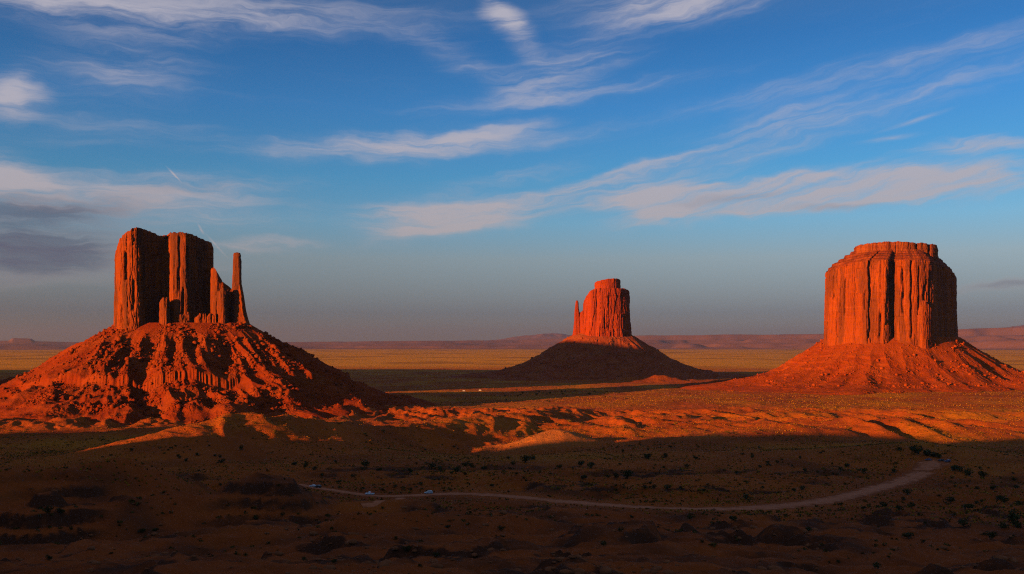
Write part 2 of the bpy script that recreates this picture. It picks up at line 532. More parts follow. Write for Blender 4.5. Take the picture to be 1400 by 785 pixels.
def ground_material():
    m, g = mat('desert_ground')
    pos = g.n('ShaderNodeNewGeometry').outputs['Position']
    n1 = g.noise(pos, 0.012, 6, 0.6)
    n2 = g.noise(pos, 0.09, 5, 0.6)
    n3 = g.noise(pos, 0.7, 4, 0.65)
    red = g.mix(n2, (0.40, 0.082, 0.012), (0.50, 0.130, 0.018))
    red = g.mix(g.smooth(n1, 0.35, 0.7), red, (0.30, 0.066, 0.012))
    gr = attr(g, 'grass')
    grassc = g.mix(n3, (0.36, 0.118, 0.009), (0.66, 0.262, 0.015))
    tuft = g.smooth(g.math('ADD', g.math('MULTIPLY', n3, 0.5), g.math('ADD', g.math('MULTIPLY', n2, 0.5), g.math('MULTIPLY', gr, 0.6))), 0.62, 0.95)
    col = g.mix(g.math('MULTIPLY', tuft, gr, clamp=True), red, grassc)
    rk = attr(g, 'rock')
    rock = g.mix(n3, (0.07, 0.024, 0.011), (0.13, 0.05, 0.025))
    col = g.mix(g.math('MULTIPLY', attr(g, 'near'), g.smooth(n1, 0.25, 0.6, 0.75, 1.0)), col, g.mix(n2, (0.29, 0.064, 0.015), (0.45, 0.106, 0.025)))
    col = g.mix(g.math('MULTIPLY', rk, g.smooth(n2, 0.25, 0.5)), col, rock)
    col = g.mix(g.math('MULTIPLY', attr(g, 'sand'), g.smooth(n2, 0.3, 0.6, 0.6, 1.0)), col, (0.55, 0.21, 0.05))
    fr = attr(g, 'far')
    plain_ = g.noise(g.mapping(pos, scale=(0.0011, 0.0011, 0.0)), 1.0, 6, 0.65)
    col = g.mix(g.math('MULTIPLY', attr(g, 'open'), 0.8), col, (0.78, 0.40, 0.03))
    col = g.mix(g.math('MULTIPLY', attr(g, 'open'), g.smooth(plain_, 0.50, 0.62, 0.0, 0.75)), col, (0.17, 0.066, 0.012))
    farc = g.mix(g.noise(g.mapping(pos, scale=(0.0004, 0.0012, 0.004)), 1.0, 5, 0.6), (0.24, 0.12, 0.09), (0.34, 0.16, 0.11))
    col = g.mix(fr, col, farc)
    hh = g.math('ADD', g.math('MULTIPLY', n3, 0.7), g.math('MULTIPLY', n2, 1.6))
    bp = g.n('ShaderNodeBump', ins={'Strength': 1.0, 'Distance': 2.2, 'Height': hh}).outputs[0]
    finish(g, col, 0.95, bp, 0.05)
    return m


def rock_material(name, a, b, dark, band=0.5, vscale=0.12):
    m, g = mat(name)
    pos = g.n('ShaderNodeNewGeometry').outputs['Position']
    v1 = g.noise(g.mapping(pos, scale=(vscale, vscale, vscale * 0.07)), 1.0, 6, 0.6)       # streaks down the face
    v2 = g.noise(g.mapping(pos, scale=(0.5, 0.5, 0.05)), 1.0, 4, 0.6)
    hz = g.noise(g.mapping(pos, scale=(0.004, 0.004, 0.16)), 1.0, 5, 0.6)                   # beds
    n3 = g.noise(pos, 0.35, 5, 0.65)
    col = g.mix(g.smooth(v1, 0.3, 0.7), a, b)
    col = g.mix(g.math('MULTIPLY', g.smooth(hz, 0.5, 0.7), band), col, (b[0] * 1.15, b[1] * 1.25, b[2] * 1.3))
    col = g.mix(g.math('MULTIPLY', g.smooth(v2, 0.5, 0.72), 0.7), col, dark)
    v3 = g.noise(g.mapping(pos, loc=(40, 9, 0), scale=(0.045, 0.045, 0.006)), 1.0, 4, 0.55)
    col = g.mix(g.math('MULTIPLY', g.smooth(v3, 0.44, 0.60), 0.62), col, dark)
    col = g.mix(g.math('MULTIPLY', g.smooth(n3, 0.55, 0.8), 0.35), col, dark)
    hh = g.math('ADD', g.math('MULTIPLY', v2, 1.4), g.math('ADD', g.math('MULTIPLY', n3, 0.9), g.math('MULTIPLY', hz, 1.6 * band)))
    bp = g.n('ShaderNodeBump', ins={'Strength': 0.8, 'Distance': 1.5, 'Height': hh}).outputs[0]
    finish(g, col, 0.92, bp, 0.08)
    return m


def talus_material(name, a, b, dark):
    m, g = mat(name)
    pos = g.n('ShaderNodeNewGeometry').outputs['Position']
    n1 = g.noise(pos, 0.02, 5, 0.6)
    n2 = g.noise(pos, 0.12, 5, 0.65)
    n3 = g.noise(pos, 0.6, 4, 0.7)
    col = g.mix(g.smooth(n1, 0.35, 0.65), a, b)
    col = g.mix(g.math('MULTIPLY', g.smooth(n2, 0.5, 0.72), 0.55), col, dark)
    col = g.mix(g.math('MULTIPLY', g.smooth(n3, 0.66, 0.78), 0.5), col, (0.42, 0.21, 0.07))
    hh = g.math('ADD', g.math('MULTIPLY', n3, 1.0), g.math('MULTIPLY', n2, 1.8))
    bp = g.n('ShaderNodeBump', ins={'Strength': 0.9, 'Distance': 1.6, 'Height': hh}).outputs[0]
    finish(g, col, 0.95, bp, 0.05)
    return m


def plain(name, c1, c2, scale=3.0, rough=0.8, spec=0.2, metallic=0.0):
    m, g = mat(name)
    pos = g.n('ShaderNodeTexCoord').outputs['Object']
    col = g.mix(g.noise(pos, scale, 3, 0.6), c1, c2)
    b = finish(g, col, rough, None, spec)
    b.inputs['Metallic'].default_value = metallic
    return m


M_GROUND = ground_material()
M_ROCK_W = rock_material('west_sandstone', (0.273, 0.052, 0.009), (0.337, 0.073, 0.013), (0.068, 0.033, 0.024), 0.25)
M_ROCK_E = rock_material('east_sandstone', (0.338, 0.045, 0.008), (0.389, 0.061, 0.012), (0.229, 0.034, 0.012), 0.5, 0.06)
M_ROCK_M = rock_material('merrick_sandstone', (0.327, 0.060, 0.008), (0.400, 0.087, 0.013), (0.123, 0.040, 0.022), 0.45, 0.06)
M_CAP = rock_material('cap_beds', (0.238, 0.048, 0.016), (0.350, 0.091, 0.022), (0.126, 0.030, 0.016), 1.0, 0.03)
M_SHALE = rock_material('maroon_shale', (0.196, 0.037, 0.012), (0.309, 0.069, 0.018), (0.113, 0.027, 0.013), 1.0, 0.03)
M_TALUS_W = talus_material('west_talus', (0.252, 0.038, 0.007), (0.305, 0.060, 0.012), (0.157, 0.031, 0.012))
M_TALUS_E = talus_material('east_talus', (0.335, 0.066, 0.020), (0.394, 0.098, 0.028), (0.177, 0.048, 0.023))
M_TALUS_M = talus_material('merrick_talus', (0.349, 0.058, 0.006), (0.415, 0.081, 0.010), (0.241, 0.040, 0.010))
M_ROAD = None


# ------------------------------------------------------------------ terrain sheet
def build_ground():
    fine = np.arange(-31.5, 31.51, 0.058)
    left = np.arange(-126, -31.6, 0.75)
    rest = np.arange(34, 231, 3.0)
    ang = np.radians(np.concatenate([left, fine, rest]))
    rr = np.concatenate([np.geomspace(2, 90, 26)[:-1], np.geomspace(90, 3600, 820)[:-1], np.geomspace(3600, 75000, 260)])
    R, A = np.meshgrid(rr, ang, indexing='ij')
    X, Y = R * np.sin(A), R * np.cos(A)
    Z = H(X.ravel(), Y.ravel())
    riser = np.append(RISER['m'], 0.0)
    v = np.stack([X.ravel(), Y.ravel(), Z], 1)
    q = grid_quads(len(rr), len(ang), wrap=True)[:, ::-1]
    v = np.vstack([v, [[0, 0, 118.3]]])
    c = len(v) - 1
    j = np.arange(len(ang))
    tri = np.stack([np.full(len(ang), c), (j + 1) % len(ang), j], 1)
    me = mesh_from_arrays('ground', v, q, tri)
    x, y = v[:, 0], v[:, 1]
    r = np.hypot(x, y)
    red = np.clip(bump(x, y, 30, 1050, 62, 60) * 1.8 + badlands(x, y) * 1.4 + bump(x, y, 430, 2985, 160, 90) * 1.5
                  + 0.8 * bump(x, y, 520, 1260, 330, 60), 0, 1)
    gr = 0.50 + 0.5 * fbm(x / 170, y / 170, 3, 50)
    gr = gr * (0.35 + 0.65 * sstep(650, 1100, r)) + 0.6 * sstep(3500, 6000, r)
    gr = gr * (1 - 0.40 * np.clip(1.5 * bump(x, y, -150, 1260, 620, 230), 0, 1))
    rm = road_mask(x, y)
    gr = np.clip(gr * (1 - red) * sstep(0, 12, rm), 0, 1)
    set_attr(me, 'grass', gr)
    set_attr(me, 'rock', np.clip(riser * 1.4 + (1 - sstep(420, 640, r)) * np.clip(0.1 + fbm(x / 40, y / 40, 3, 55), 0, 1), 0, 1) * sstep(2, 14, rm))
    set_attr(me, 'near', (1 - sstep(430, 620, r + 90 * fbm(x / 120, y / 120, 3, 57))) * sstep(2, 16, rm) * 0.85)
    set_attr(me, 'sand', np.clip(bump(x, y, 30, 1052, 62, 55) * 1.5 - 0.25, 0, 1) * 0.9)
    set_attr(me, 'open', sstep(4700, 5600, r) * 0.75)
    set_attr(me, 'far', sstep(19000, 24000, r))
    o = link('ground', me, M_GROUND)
    o['kind'] = 'structure'
    return o


build_ground()


# ------------------------------------------------------------------ dirt road and pull-out
def road_material():
    m, g = mat('pale_dirt')
    pos = g.n('ShaderNodeNewGeometry').outputs['Position']
    n1 = g.noise(pos, 0.05, 4, 0.6)
    n2 = g.noise(pos, 0.6, 4, 0.6)
    e = attr(g, 'edge')
    n0 = g.noise(pos, 0.16, 4, 0.6)
    col = g.mix(n1, (0.48, 0.15, 0.06), (0.62, 0.222, 0.105))
    col = g.mix(g.math('MULTIPLY', g.smooth(g.math('ADD', e, g.math('MULTIPLY', g.math('SUBTRACT', n0, 0.5), 2.2)), 0.35, 1.0), 0.97), col, (0.28, 0.07, 0.016))
    rut = g.math('MULTIPLY', g.smooth(g.math('ABSOLUTE', g.math('SUBTRACT', e, 0.3)), 0.02, 0.10, 1.0, 0.0), g.smooth(n0, 0.35, 0.6))
    col = g.mix(g.math('MULTIPLY', rut, 0.45), col, (0.26, 0.075, 0.025))
    bp = g.n('ShaderNodeBump', ins={'Strength': 0.5, 'Distance': 0.2, 'Height': n2}).outputs[0]
    finish(g, col, 0.95, bp, 0.05)
    return m


M_ROAD = road_material()


def ribbon(name, line, lift):
    n = len(line)
    t = np.gradient(line[:, :2], axis=0)
    t /= np.linalg.norm(t, axis=1)[:, None]
    nrm = np.stack([-t[:, 1], t[:, 0]], 1)
    us = np.linspace(-1, 1, 9)
    wob = 1 + 0.12 * fbm(np.arange(n) / 6.0, np.zeros(n), 3, 61)
    vs, ed = [], []
    for u in us:
        p = line[:, :2] + nrm * (u * (line[:, 2] + 0.6) * wob)[:, None]
        vs.append(np.stack([p[:, 0], p[:, 1], H0(p[:, 0], p[:, 1]) + lift - 0.12 * abs(u) ** 4], 1))
        ed.append(np.full(n, abs(u)))
    v = np.concatenate(vs)
    me = mesh_from_arrays(name, v, grid_quads(len(us), n))
    set_attr(me, 'edge', np.concatenate(ed))
    o = link(name, me, M_ROAD)
    o['kind'] = 'structure'
    return o


ribbon('dirt_road', ROAD, 0.0)
ribbon('side_track', LANE, -0.03)


def parking():
    p = np.array(PARK)
    c = p.mean(0)
    rings, ed = [], []
    q = smooth_line([(*a,) for a in np.vstack([p, p[:1]])], 2.0)[:-1]
    fs = np.linspace(0.02, 1.04, 14)
    for f in fs:
        w = c + (q - c) * f
        rings.append(np.stack([w[:, 0], w[:, 1], H0(w[:, 0], w[:, 1]) + 0.03 - 0.15 * f ** 6], 1))
        ed.append(np.full(len(q), f))
    me = mesh_from_arrays('parking_area', np.concatenate(rings), grid_quads(len(fs), len(q), True))
    set_attr(me, 'edge', np.concatenate(ed))
    o = link('parking_area', me, M_ROAD)
    o['kind'] = 'structure'


parking()


# ------------------------------------------------------------------ buttes
def zrow(py, Y):
    return EYE - (py - HZ) / F * Y


def empty_thing(name, label, cat, loc, group=None):
    o = bpy.data.objects.new(name, None)
    COL.objects.link(o)
    o.location = loc
    o['label'] = label
    o['category'] = cat
    if group:
        o['group'] = group
    return o


def smooth_closed(p, it=1):
    for _ in range(it):
        q = np.empty((len(p) * 2, p.shape[1]))
        nx = np.roll(p, -1, 0)
        q[0::2] = p * 0.8 + nx * 0.2
        q[1::2] = p * 0.2 + nx * 0.8
        p = q
    return p


def column(Yc, plan, ybase, rows=150, step=0.55, flare=3.0, noise=1.0, cracks=(), seed=0, lam=1.0, cut=1, rim=2.0, toprough=1.0, taper=0.0, beds=0.6):
    """one sheer-sided rock mass: plan is (column, depth, top row) round the foot; returns verts, quads"""
    k = Yc / F
    p = smooth_closed(np.array(plan, float), cut)
    pc = np.vstack([p, p[:1]])
    d = np.concatenate([[0], np.cumsum(np.hypot(np.diff(pc[:, 0]), np.diff(pc[:, 1])))])
    # finer along the sides that face the viewer
    n = int(d[-1] / step)
    t = np.linspace(0, d[-1], n, endpoint=False)
    q = np.stack([np.interp(t, d, pc[:, i]) for i in range(3)], 1)
    s, dd, yt = q[:, 0], q[:, 1], q[:, 2]
    tx, ty = np.roll(s, -3) - np.roll(s, 3), np.roll(dd, -3) - np.roll(dd, 3)
    area = np.sum(s * np.roll(dd, -1) - np.roll(s, -1) * dd)
    sg = 1.0 if area > 0 else -1.0
    ln = np.hypot(tx, ty) + 1e-9
    nx, ny = sg * ty / ln, -sg * tx / ln
    smo = lambda a: sum(np.roll(a, i) for i in range(-4, 5)) / 9
    nx, ny = smo(nx), smo(ny)
    cx, cy = s.mean(), dd.mean()
    yt = yt + toprough * (1.3 * perlin(s / 5.0, dd / 5.0, seed + 60) + 0.8 * perlin(s / 2.0, dd / 2.0, seed + 61))
    vs = []
    a, b = s * k, dd * k
    vv = np.linspace(0, 1, rows)
    for v in vv:
        z = zrow(ybase, Yc) - 22 + (zrow(yt, Yc) - (zrow(ybase, Yc) - 22)) * v
        row = HZ + (EYE - z) / Yc * F
        L = lam
        off = flare * (1 - v) ** 2.5
        busy = sstep(-0.15, 0.35, perlin(a / 70 + 3, b / 70 + z / 160, seed + 13))
        col1 = ridge(a / (26 * L) + 0.06 * perlin(a / 40, z / 45, seed + 9), b / (26 * L) + z / 700, seed)
        off = off + noise * 2.2 * (col1 - 0.4)
        for lvl, (wd, dep, brk) in enumerate(((27 * L, 2.8, 62.0), (12.5 * L, 1.7, 30.0), (5.5 * L, 0.8, 11.0))):
            arc = t * k / wd + 0.42 * perlin(t * k / (wd * 2.4), z / (wd * 3.6), seed + 40 + lvl) + 0.12 * perlin(t * k / wd, z / (wd * 0.9), seed + 50 + lvl) + lvl * 0.37
            ci = np.floor(arc).astype(np.int64)
            fr = arc - ci
            hb = z / brk + (_G[(ci * 7 + seed * 13 + lvl * 101) & 1023] / 6.28)
            bi = np.floor(hb).astype(np.int64)
            rnd_c = _G[(ci * 31 + seed * 5 + lvl * 57) & 1023] / 3.1416 - 1
            rnd_b = _G[(_P[(ci + lvl * 17) & 1023] + bi * 3 + seed) & 1023] / 3.1416 - 1
            gain = 1.0 if lvl == 0 else (0.45 + 0.75 * busy)
            off = off + noise * gain * dep * ((0.65 if lvl == 0 else 0.3) * rnd_c + 0.75 * rnd_b)
            edge = np.minimum(fr, 1 - fr) * wd
            off = off - noise * gain * dep * 1.0 * (1 - sstep(0.0, 0.9, edge)) * (rnd_c > -0.4)
            off = off - noise * dep * 0.35 * (1 - sstep(0.0, 0.06, hb - bi))
        off = off + noise * 0.7 * fbm(a / 5.5 + z / 120, b / 5.5 + z / 14, 3, seed + 2)
        cr = np.abs(perlin(a / (17 * L) + 0.06 * perlin(a / 12, z / 25, seed + 8), b / (17 * L) + z / 900, seed + 3))
        off = off - noise * 4.0 * (1 - sstep(0.0, 0.07, cr)) * sstep(0.1, 0.5, perlin(a / 60, z / 60 + b / 60, seed + 4) + 0.45)
        off = off + beds * noise * (1.0 * perlin(z / 7.0, a / 400, seed + 5) + 0.5 * perlin(z / 2.6, a / 300, seed + 6))
        off = off / k
        for (c, w, dep, y0, y1) in cracks:
            bend = 1.2 * perlin(row / 14.0, c * 0.37 + row * 0, seed + 30)
            win = sstep(y0 - 4, y0 + 2, row) * (1 - sstep(y1 - 3, y1 + 3, row))
            off = off - dep * np.exp(-((s - c - bend) / w) ** 2) * win * (dd < cy)
        rnd = rim * np.clip((v - 0.95) / 0.05, 0, 1) ** 2
        off = off - rnd - taper * v
        vs.append(np.stack([s + nx * off, dd + ny * off, z], 1))
    top = vs[-1]
    for f in (0.95, 0.85, 0.65, 0.4, 0.15):
        w = top.copy()
        w[:, 0] = cx + (top[:, 0] - cx) * f
        w[:, 1] = cy + (top[:, 1] - cy) * f
        w[:, 2] = top[:, 2] * f + top[:, 2].mean() * (1 - f) + k * 0.8 * perlin(w[:, 0] / 6, w[:, 1] / 6, seed + 12) - 0.3 * k
        vs.append(w)
    V = np.concatenate(vs)
    Y = Yc + V[:, 1] * k
    X = (V[:, 0] - 700) / F * Y
    return np.stack([X, Y, V[:, 2]], 1), grid_quads(rows + 5, n, True)


def spire(Yc, secs, rows=110, n=72, noise=1.0, seed=0):
    """a leaning pinnacle: secs is (row, left column, right column, depth, half depth) from the foot up"""
    k = Yc / F
    secs = np.array(sorted(secs, key=lambda q: -q[0]), float)
    rws = np.linspace(secs[0, 0], secs[-1, 0], rows)
    th = np.linspace(0, 2 * pi, n, endpoint=False)
    vs = []
    for r in rws:
        L, Rr, dc, dh = (np.interp(-r, -secs[:, 0], secs[:, i]) for i in (1, 2, 3, 4))
        c, a = (L + Rr) / 2, (Rr - L) / 2
        sx, sy = np.sign(np.cos(th)) * np.abs(np.cos(th)) ** 0.75, np.sign(np.sin(th)) * np.abs(np.sin(th)) ** 0.75
        z = zrow(r, Yc)
        o = noise * (0.10 * perlin(np.cos(th) * 2.2 + z / 120, np.sin(th) * 2.2, seed) + 0.05 * perlin(np.cos(th) * 5, np.sin(th) * 5 + z / 9, seed + 1)
                     + 0.05 * perlin(z / 5.0 + th * 0, th * 0.6, seed + 2))
        vs.append(np.stack([c + sx * a * (1 + o), dc + sy * dh * (1 + o), np.full(n, z)], 1))
    t = vs[-1]
    m = t.mean(0)
    for f in (0.8, 0.4, 0.05):
        w = m + (t - m) * f
        w[:, 2] += (1 - f) * 1.2 * k
        vs.append(w)
    V = np.concatenate(vs)
    Y = Yc + V[:, 1] * k
    X = (V[:, 0] - 700) / F * Y
    return np.stack([X, Y, V[:, 2]], 1), grid_quads(rows + 3, n, True)


def join_parts(parts):
    V, Q, o = [], [], 0
    for v, q in parts:
        V.append(v)
        Q.append(q + o)
        o += len(v)
    return np.concatenate(V), np.concatenate(Q)


def part_mesh(name, parts, material, root):
    v, q = join_parts(parts)
    v = v - np.array(root.location)
    me = mesh_from_arrays(name, v, q[:, ::-1])
    bm = bmesh.new()
    bm.from_mesh(me)
    bmesh.ops.recalc_face_normals(bm, faces=bm.faces)
    bm.to_mesh(me)
    bm.free()
    return link(name, me, material, root, smooth=False)


class Talus:
    def __init__(s, Yc, c, dc, a, b, prof, ribs, rough, seed, ledge=None, skew=(0.0, 0.0), rmax=420, bad=None, lam=62.0, steps=0.3):
        s.lam, s.steps = lam, steps
        s.Yc, s.k = Yc, Yc / F
        s.c, s.dc, s.a, s.b = c, dc, a, b
        s.prof, s.ribs, s.rough, s.seed, s.ledge, s.skew, s.rmax, s.bad = prof, ribs, rough, seed, ledge, skew, rmax, bad

    def point(s, th, dist):
        k = s.k
        ex, ey = s.a * k * np.cos(th), s.b * k * np.sin(th)
        nx, ny = np.cos(th) / s.a, np.sin(th) / s.b
        l = np.hypot(nx, ny)
        u, v = ex + nx / l * dist, ey + ny / l * dist + s.dc * k
        arc0 = th * 210
        toe = 1 + sstep(90, 260, dist) * (0.22 * perlin(arc0 / 95, arc0 * 0, s.seed + 41) + 0.10 * perlin(arc0 / 34, arc0 * 0, s.seed + 42))
        z = np.interp(dist * toe * (1 + s.skew[0] * np.cos(th) + s.skew[1] * np.sin(th)), [p[0] for p in s.prof], [p[1] for p in s.prof])
        Y = s.Yc + v
        X = (s.c - 700) / F * Y + u * Y / s.Yc
        # gullies and ribs run down the slope
        arc = th * 210
        g1 = ridge(arc / s.lam + 0.25 * perlin(dist / 90, arc / 120, s.seed + 1), dist / 420, s.seed)
        g2 = ridge(arc / 24 + 0.3 * perlin(dist / 60, arc / 60, s.seed + 3), dist / 150, s.seed + 2)
        amp = s.ribs * sstep(8, 90, dist) * (1 - 0.55 * sstep(200, 330, dist))
        z = z + amp * (0.95 * (g1 - 0.45) + 0.25 * (g2 - 0.4))
        wx, wy = X + 3 * perlin(X / 9, Y / 9, s.seed + 31), Y + 3 * perlin(X / 9, Y / 9, s.seed + 32)
        rub = 1.5 * fbm(wx / 21, wy / 21, 2, s.seed + 5) + 1.2 * np.abs(perlin(wx / 9.5, wy / 9.5, s.seed + 7)) + 1.5 * np.abs(perlin(wx / 5.2, wy / 5.2, s.seed + 8)) + 0.8 * fbm(X / 3.1, Y / 3.1, 2, s.seed + 9)
        z = z + s.rough * sstep(2, 40, dist) * rub * (0.25 + 1.1 * sstep(-0.15, 0.45, perlin(X / 55, Y / 55, s.seed + 33) + 0.5 * perlin(X / 20, Y / 20, s.seed + 34)))
        hs = 15.0
        qq = z / hs + 0.5 * perlin(arc / 110, dist / 200, s.seed + 23)
        ff = qq - np.floor(qq)
        st = (np.floor(qq) + sstep(0.66, 0.92, ff) - 0.5 * perlin(arc / 110, dist / 200, s.seed + 23)) * hs
        z = z + s.steps * sstep(-0.1, 0.4, perlin(arc / 70, dist / 60, s.seed + 24) + 0.1) * sstep(30, 80, dist) * (st - z + hs * 0.3)
        if s.ledge:
            d0, drop, w = s.ledge
            flu = 3.0 * ridge(arc / 9, dist * 0, s.seed + 11) + 9 * perlin(arc / 55, dist * 0, s.seed + 12) + 3 * perlin(arc / 14, dist * 0, s.seed + 13)
            on = sstep(0.0, 0.35, perlin(arc / 130, dist * 0, s.seed + 14) + 0.35)
            z = z - drop * on * sstep(d0 + flu - w, d0 + flu + w, dist) * (1 - 0.8 * sstep(d0 + 35, d0 + 130, dist))
        if s.bad:
            z = z + s.bad * sstep(175, 215, dist) * (1 - sstep(270, 345, dist)) * (1.0 * np.clip(ridge(arc / 40 + 0.4 * perlin(dist / 60, arc / 80, s.seed + 16), dist / 140, s.seed + 15), -0.4, 1) + 0.45 * ridge(arc / 16, dist / 40, s.seed + 17) - 0.3)
        fade = sstep(s.rmax - 70, s.rmax, dist)
        z = z * (1 - fade) + (H0(X, Y) - 9) * fade
        return X, Y, z

    def build(s, root, material, nt=1250, nr=230):
        t = np.linspace(0, 1, nt, endpoint=False)
        # more columns on the front (-90 degrees)
        th = -pi / 2 + 2 * pi * ((t - 0.5) + 0.105 * np.sin(2 * pi * (t - 0.5)) * -1.0)
        dist = np.concatenate([[0.0], np.linspace(1.0, s.rmax, nr)])
        D, T = np.meshgrid(dist, th, indexing='ij')
        X, Y, Z = s.point(T.ravel(), D.ravel())
        me = mesh_from_arrays('talus_slope', np.stack([X, Y, Z], 1) - np.array(root.location), grid_quads(len(dist), nt, True))
        if me.polygons[0].normal.z < 0:
            me.flip_normals()
        return link('talus_slope', me, material, root, smooth=False)


def rock_verts(rng, sub=1):
    bm = bmesh.new()
    bmesh.ops.create_icosphere(bm, subdivisions=sub, radius=1.0)
    sx, sy, sz = rng.uniform(0.7, 1.3), rng.uniform(0.7, 1.3), rng.uniform(0.6, 1.1)
    for v in bm.verts:
        f = rng.uniform(0.72, 1.12)
        v.co.x, v.co.y, v.co.z = v.co.x * f * sx, v.co.y * f * sy, v.co.z * f * sz
    V = np.array([v.co[:] for v in bm.verts])
    T = np.array([[v.index for v in f.verts] for f in bm.faces])
    bm.free()
    return V, T


ROCKS = [rock_verts(RNG, 1) for _ in range(14)]


def scree(tal, root, material, count, smin, smax_, dmin, dmax, seed, big=40):
    rng = np.random.default_rng(seed)
    th = rng.uniform(-pi * 1.08, pi * 0.08, count)
    ds = dmin + (dmax - dmin) * rng.uniform(0, 1, count)
    X, Y, Z = tal.point(th, ds)
    cl = perlin(X / 45, Y / 45, seed) + perlin(X / 18, Y / 18, seed + 1) * 0.6
    ok = cl > -0.05
    X, Y, Z = X[ok], Y[ok], Z[ok]
    size = np.minimum(smin * (1 - rng.uniform(0, 1, len(X)) * 0.999) ** -0.42, smax_)
    order = np.argsort(-size)
    loc = np.array(root.location)
    for n, i in enumerate(order[:big]):
        V, T = ROCKS[n % len(ROCKS)]
        if n < len(ROCKS):
            me = mesh_from_arrays('boulder', V, [], T)
        else:
            me = made[n % len(ROCKS)]
        o = link('boulder', me, material, root, smooth=False)
        if n == 0:
            made = []
        if n < len(ROCKS):
            made.append(me)
        o.location = (X[i] - loc[0], Y[i] - loc[1], Z[i] - loc[2] + size[i] * 0.25)
        o.scale = (size[i],) * 3
        o.rotation_euler = (0, 0, rng.uniform(0, 6.28))
    vs, ts, off = [], [], 0
    for i in order[big:]:
        V, T = ROCKS[rng.integers(len(ROCKS))]
        a = rng.uniform(0, 6.28)
        R = np.array([[cos(a), -sin(a), 0], [sin(a), cos(a), 0], [0, 0, 1]])
        vs.append(V @ R.T * size[i] + np.array([X[i], Y[i], Z[i] + size[i] * 0.2]) - loc)
        ts.append(T + off)
        off += len(V)
    me = mesh_from_arrays('scree', np.concatenate(vs), [], np.concatenate(ts))
    o = link('scree', me, material, root, smooth=False)
    o['kind'] = 'stuff'


# --- left butte, with the thumb
YW = 1750.0
west = empty_thing('butte', 'tall dark-faced red butte at left with a thin thumb spire on its right end', 'butte',
                   ((250 - 700) / F * YW, YW, 0))
planW = [(158, 18, 352), (157, 4, 346), (159, -7, 338), (164, -15, 325), (174, -22, 319), (185, -23, 313), (193, -18, 314),
         (199, -10, 315), (206, -2, 317), (214, 5, 319), (222, 12, 321), (229, 15, 320), (231, 3, 319), (231.5, -9, 319), (236, -15, 319),
         (246, -16, 319), (256, -12, 320), (262, -6, 320), (268, 2, 322), (276, 11, 325), (284, 19, 327), (290, 26, 329), (293, 34, 334),
         (292, 44, 338), (280, 54, 328), (250, 58, 321), (210, 58, 319), (180, 54, 318), (165, 42, 330), (158, 30, 350)]
crW = [(171.5, 1.8, 7, 347, 385), (183, 2.0, 4, 385, 425), (168, 2.5, 4, 418, 442), (246, 2.2, 3.5, 325, 400), (257, 2.0, 3.5, 340, 372), (251, 1.8, 3, 395, 430)]
main = column(YW, planW, 446, seed=3, noise=0.75, cracks=crW, cut=1, rim=1.5, lam=0.8, beds=0.5)
ped = column(YW, [(218, -14, 412), (219, -22, 409), (223, -26, 407), (228, -26, 408), (232, -21, 410), (233, -12, 416), (229, -4, 420), (221, -5, 420)],
             446, rows=50, seed=5, noise=0.5, cut=1, rim=2.2, lam=0.4, toprough=1.6, flare=2.0)
shoulder = column(YW, [(287, 8, 366), (291, 2, 366), (296, 0, 368), (299, 2, 384), (304, 3, 384), (309, 6, 391), (314, 8, 394), (320, 10, 398), (326, 16, 402),
                       (326, 28, 402), (315, 36, 396), (300, 38, 384), (288, 34, 366)], 448, rows=90, seed=8, noise=0.5, cut=1, rim=1, lam=0.5, toprough=1.6)
pil = column(YW, [(297, -6, 400), (299, -13, 396), (304, -16, 393), (309, -13, 394), (312, -7, 398), (313, 2, 402), (308, 8, 398), (299, 6, 398)],
             450, rows=70, seed=12, noise=0.6, cut=1, rim=1.8, lam=0.4, toprough=1.8, taper=0.8)
foot = column(YW, [(262, -4, 436), (268, -12, 432), (276, -12, 428), (286, -10, 430), (296, -12, 432), (300, -4, 434), (290, 10, 430), (270, 8, 432)],
              448, rows=36, seed=14, noise=0.6, cut=1, rim=1.2, lam=0.35, toprough=3.0)
part_mesh('cliff', [main, ped, shoulder, pil, foot], M_ROCK_W, west)
th_a = spire(YW, [(462, 315, 345, 8, 16), (449, 316, 343.5, 8, 14), (440, 316, 340, 8, 12), (430, 316, 336.5, 8, 11), (412, 316.5, 334, 8, 10), (398, 317, 332.5, 7, 9),
                  (388, 317.3, 330.5, 7, 8), (370, 318.3, 330, 7, 7.5), (356, 318.6, 330, 7, 7), (352, 319, 329, 7, 6), (349, 319, 329.5, 7, 6), (345.5, 319.8, 328.5, 7, 5)], seed=70)
th_b = spire(YW, [(462, 330, 346, 14, 14), (449, 331, 344, 14, 12), (441, 333, 341, 14, 9), (436, 334, 339.5, 14, 8), (424, 332, 336.5, 14, 7), (403, 330, 333.5, 12, 6), (398, 330, 332, 12, 5)], seed=75)
part_mesh('spire', [th_a, th_b], M_ROCK_W, west)
talW = Talus(YW, 250, 15, 90, 36, [(0, 157), (25, 141), (60, 117), (105, 93), (150, 70), (185, 54), (225, 40), (290, 20), (350, 6), (430, -4)], 19.0, 0.9, 100,
             ledge=(176, 13, 3.0), skew=(0.0, 0.12), rmax=430, bad=6.0, lam=84.0, steps=0.10)
talW.build(west, M_TALUS_W)
scree(talW, west, M_TALUS_W, 16000, 0.9, 5.2, 6, 300, 21, 60)

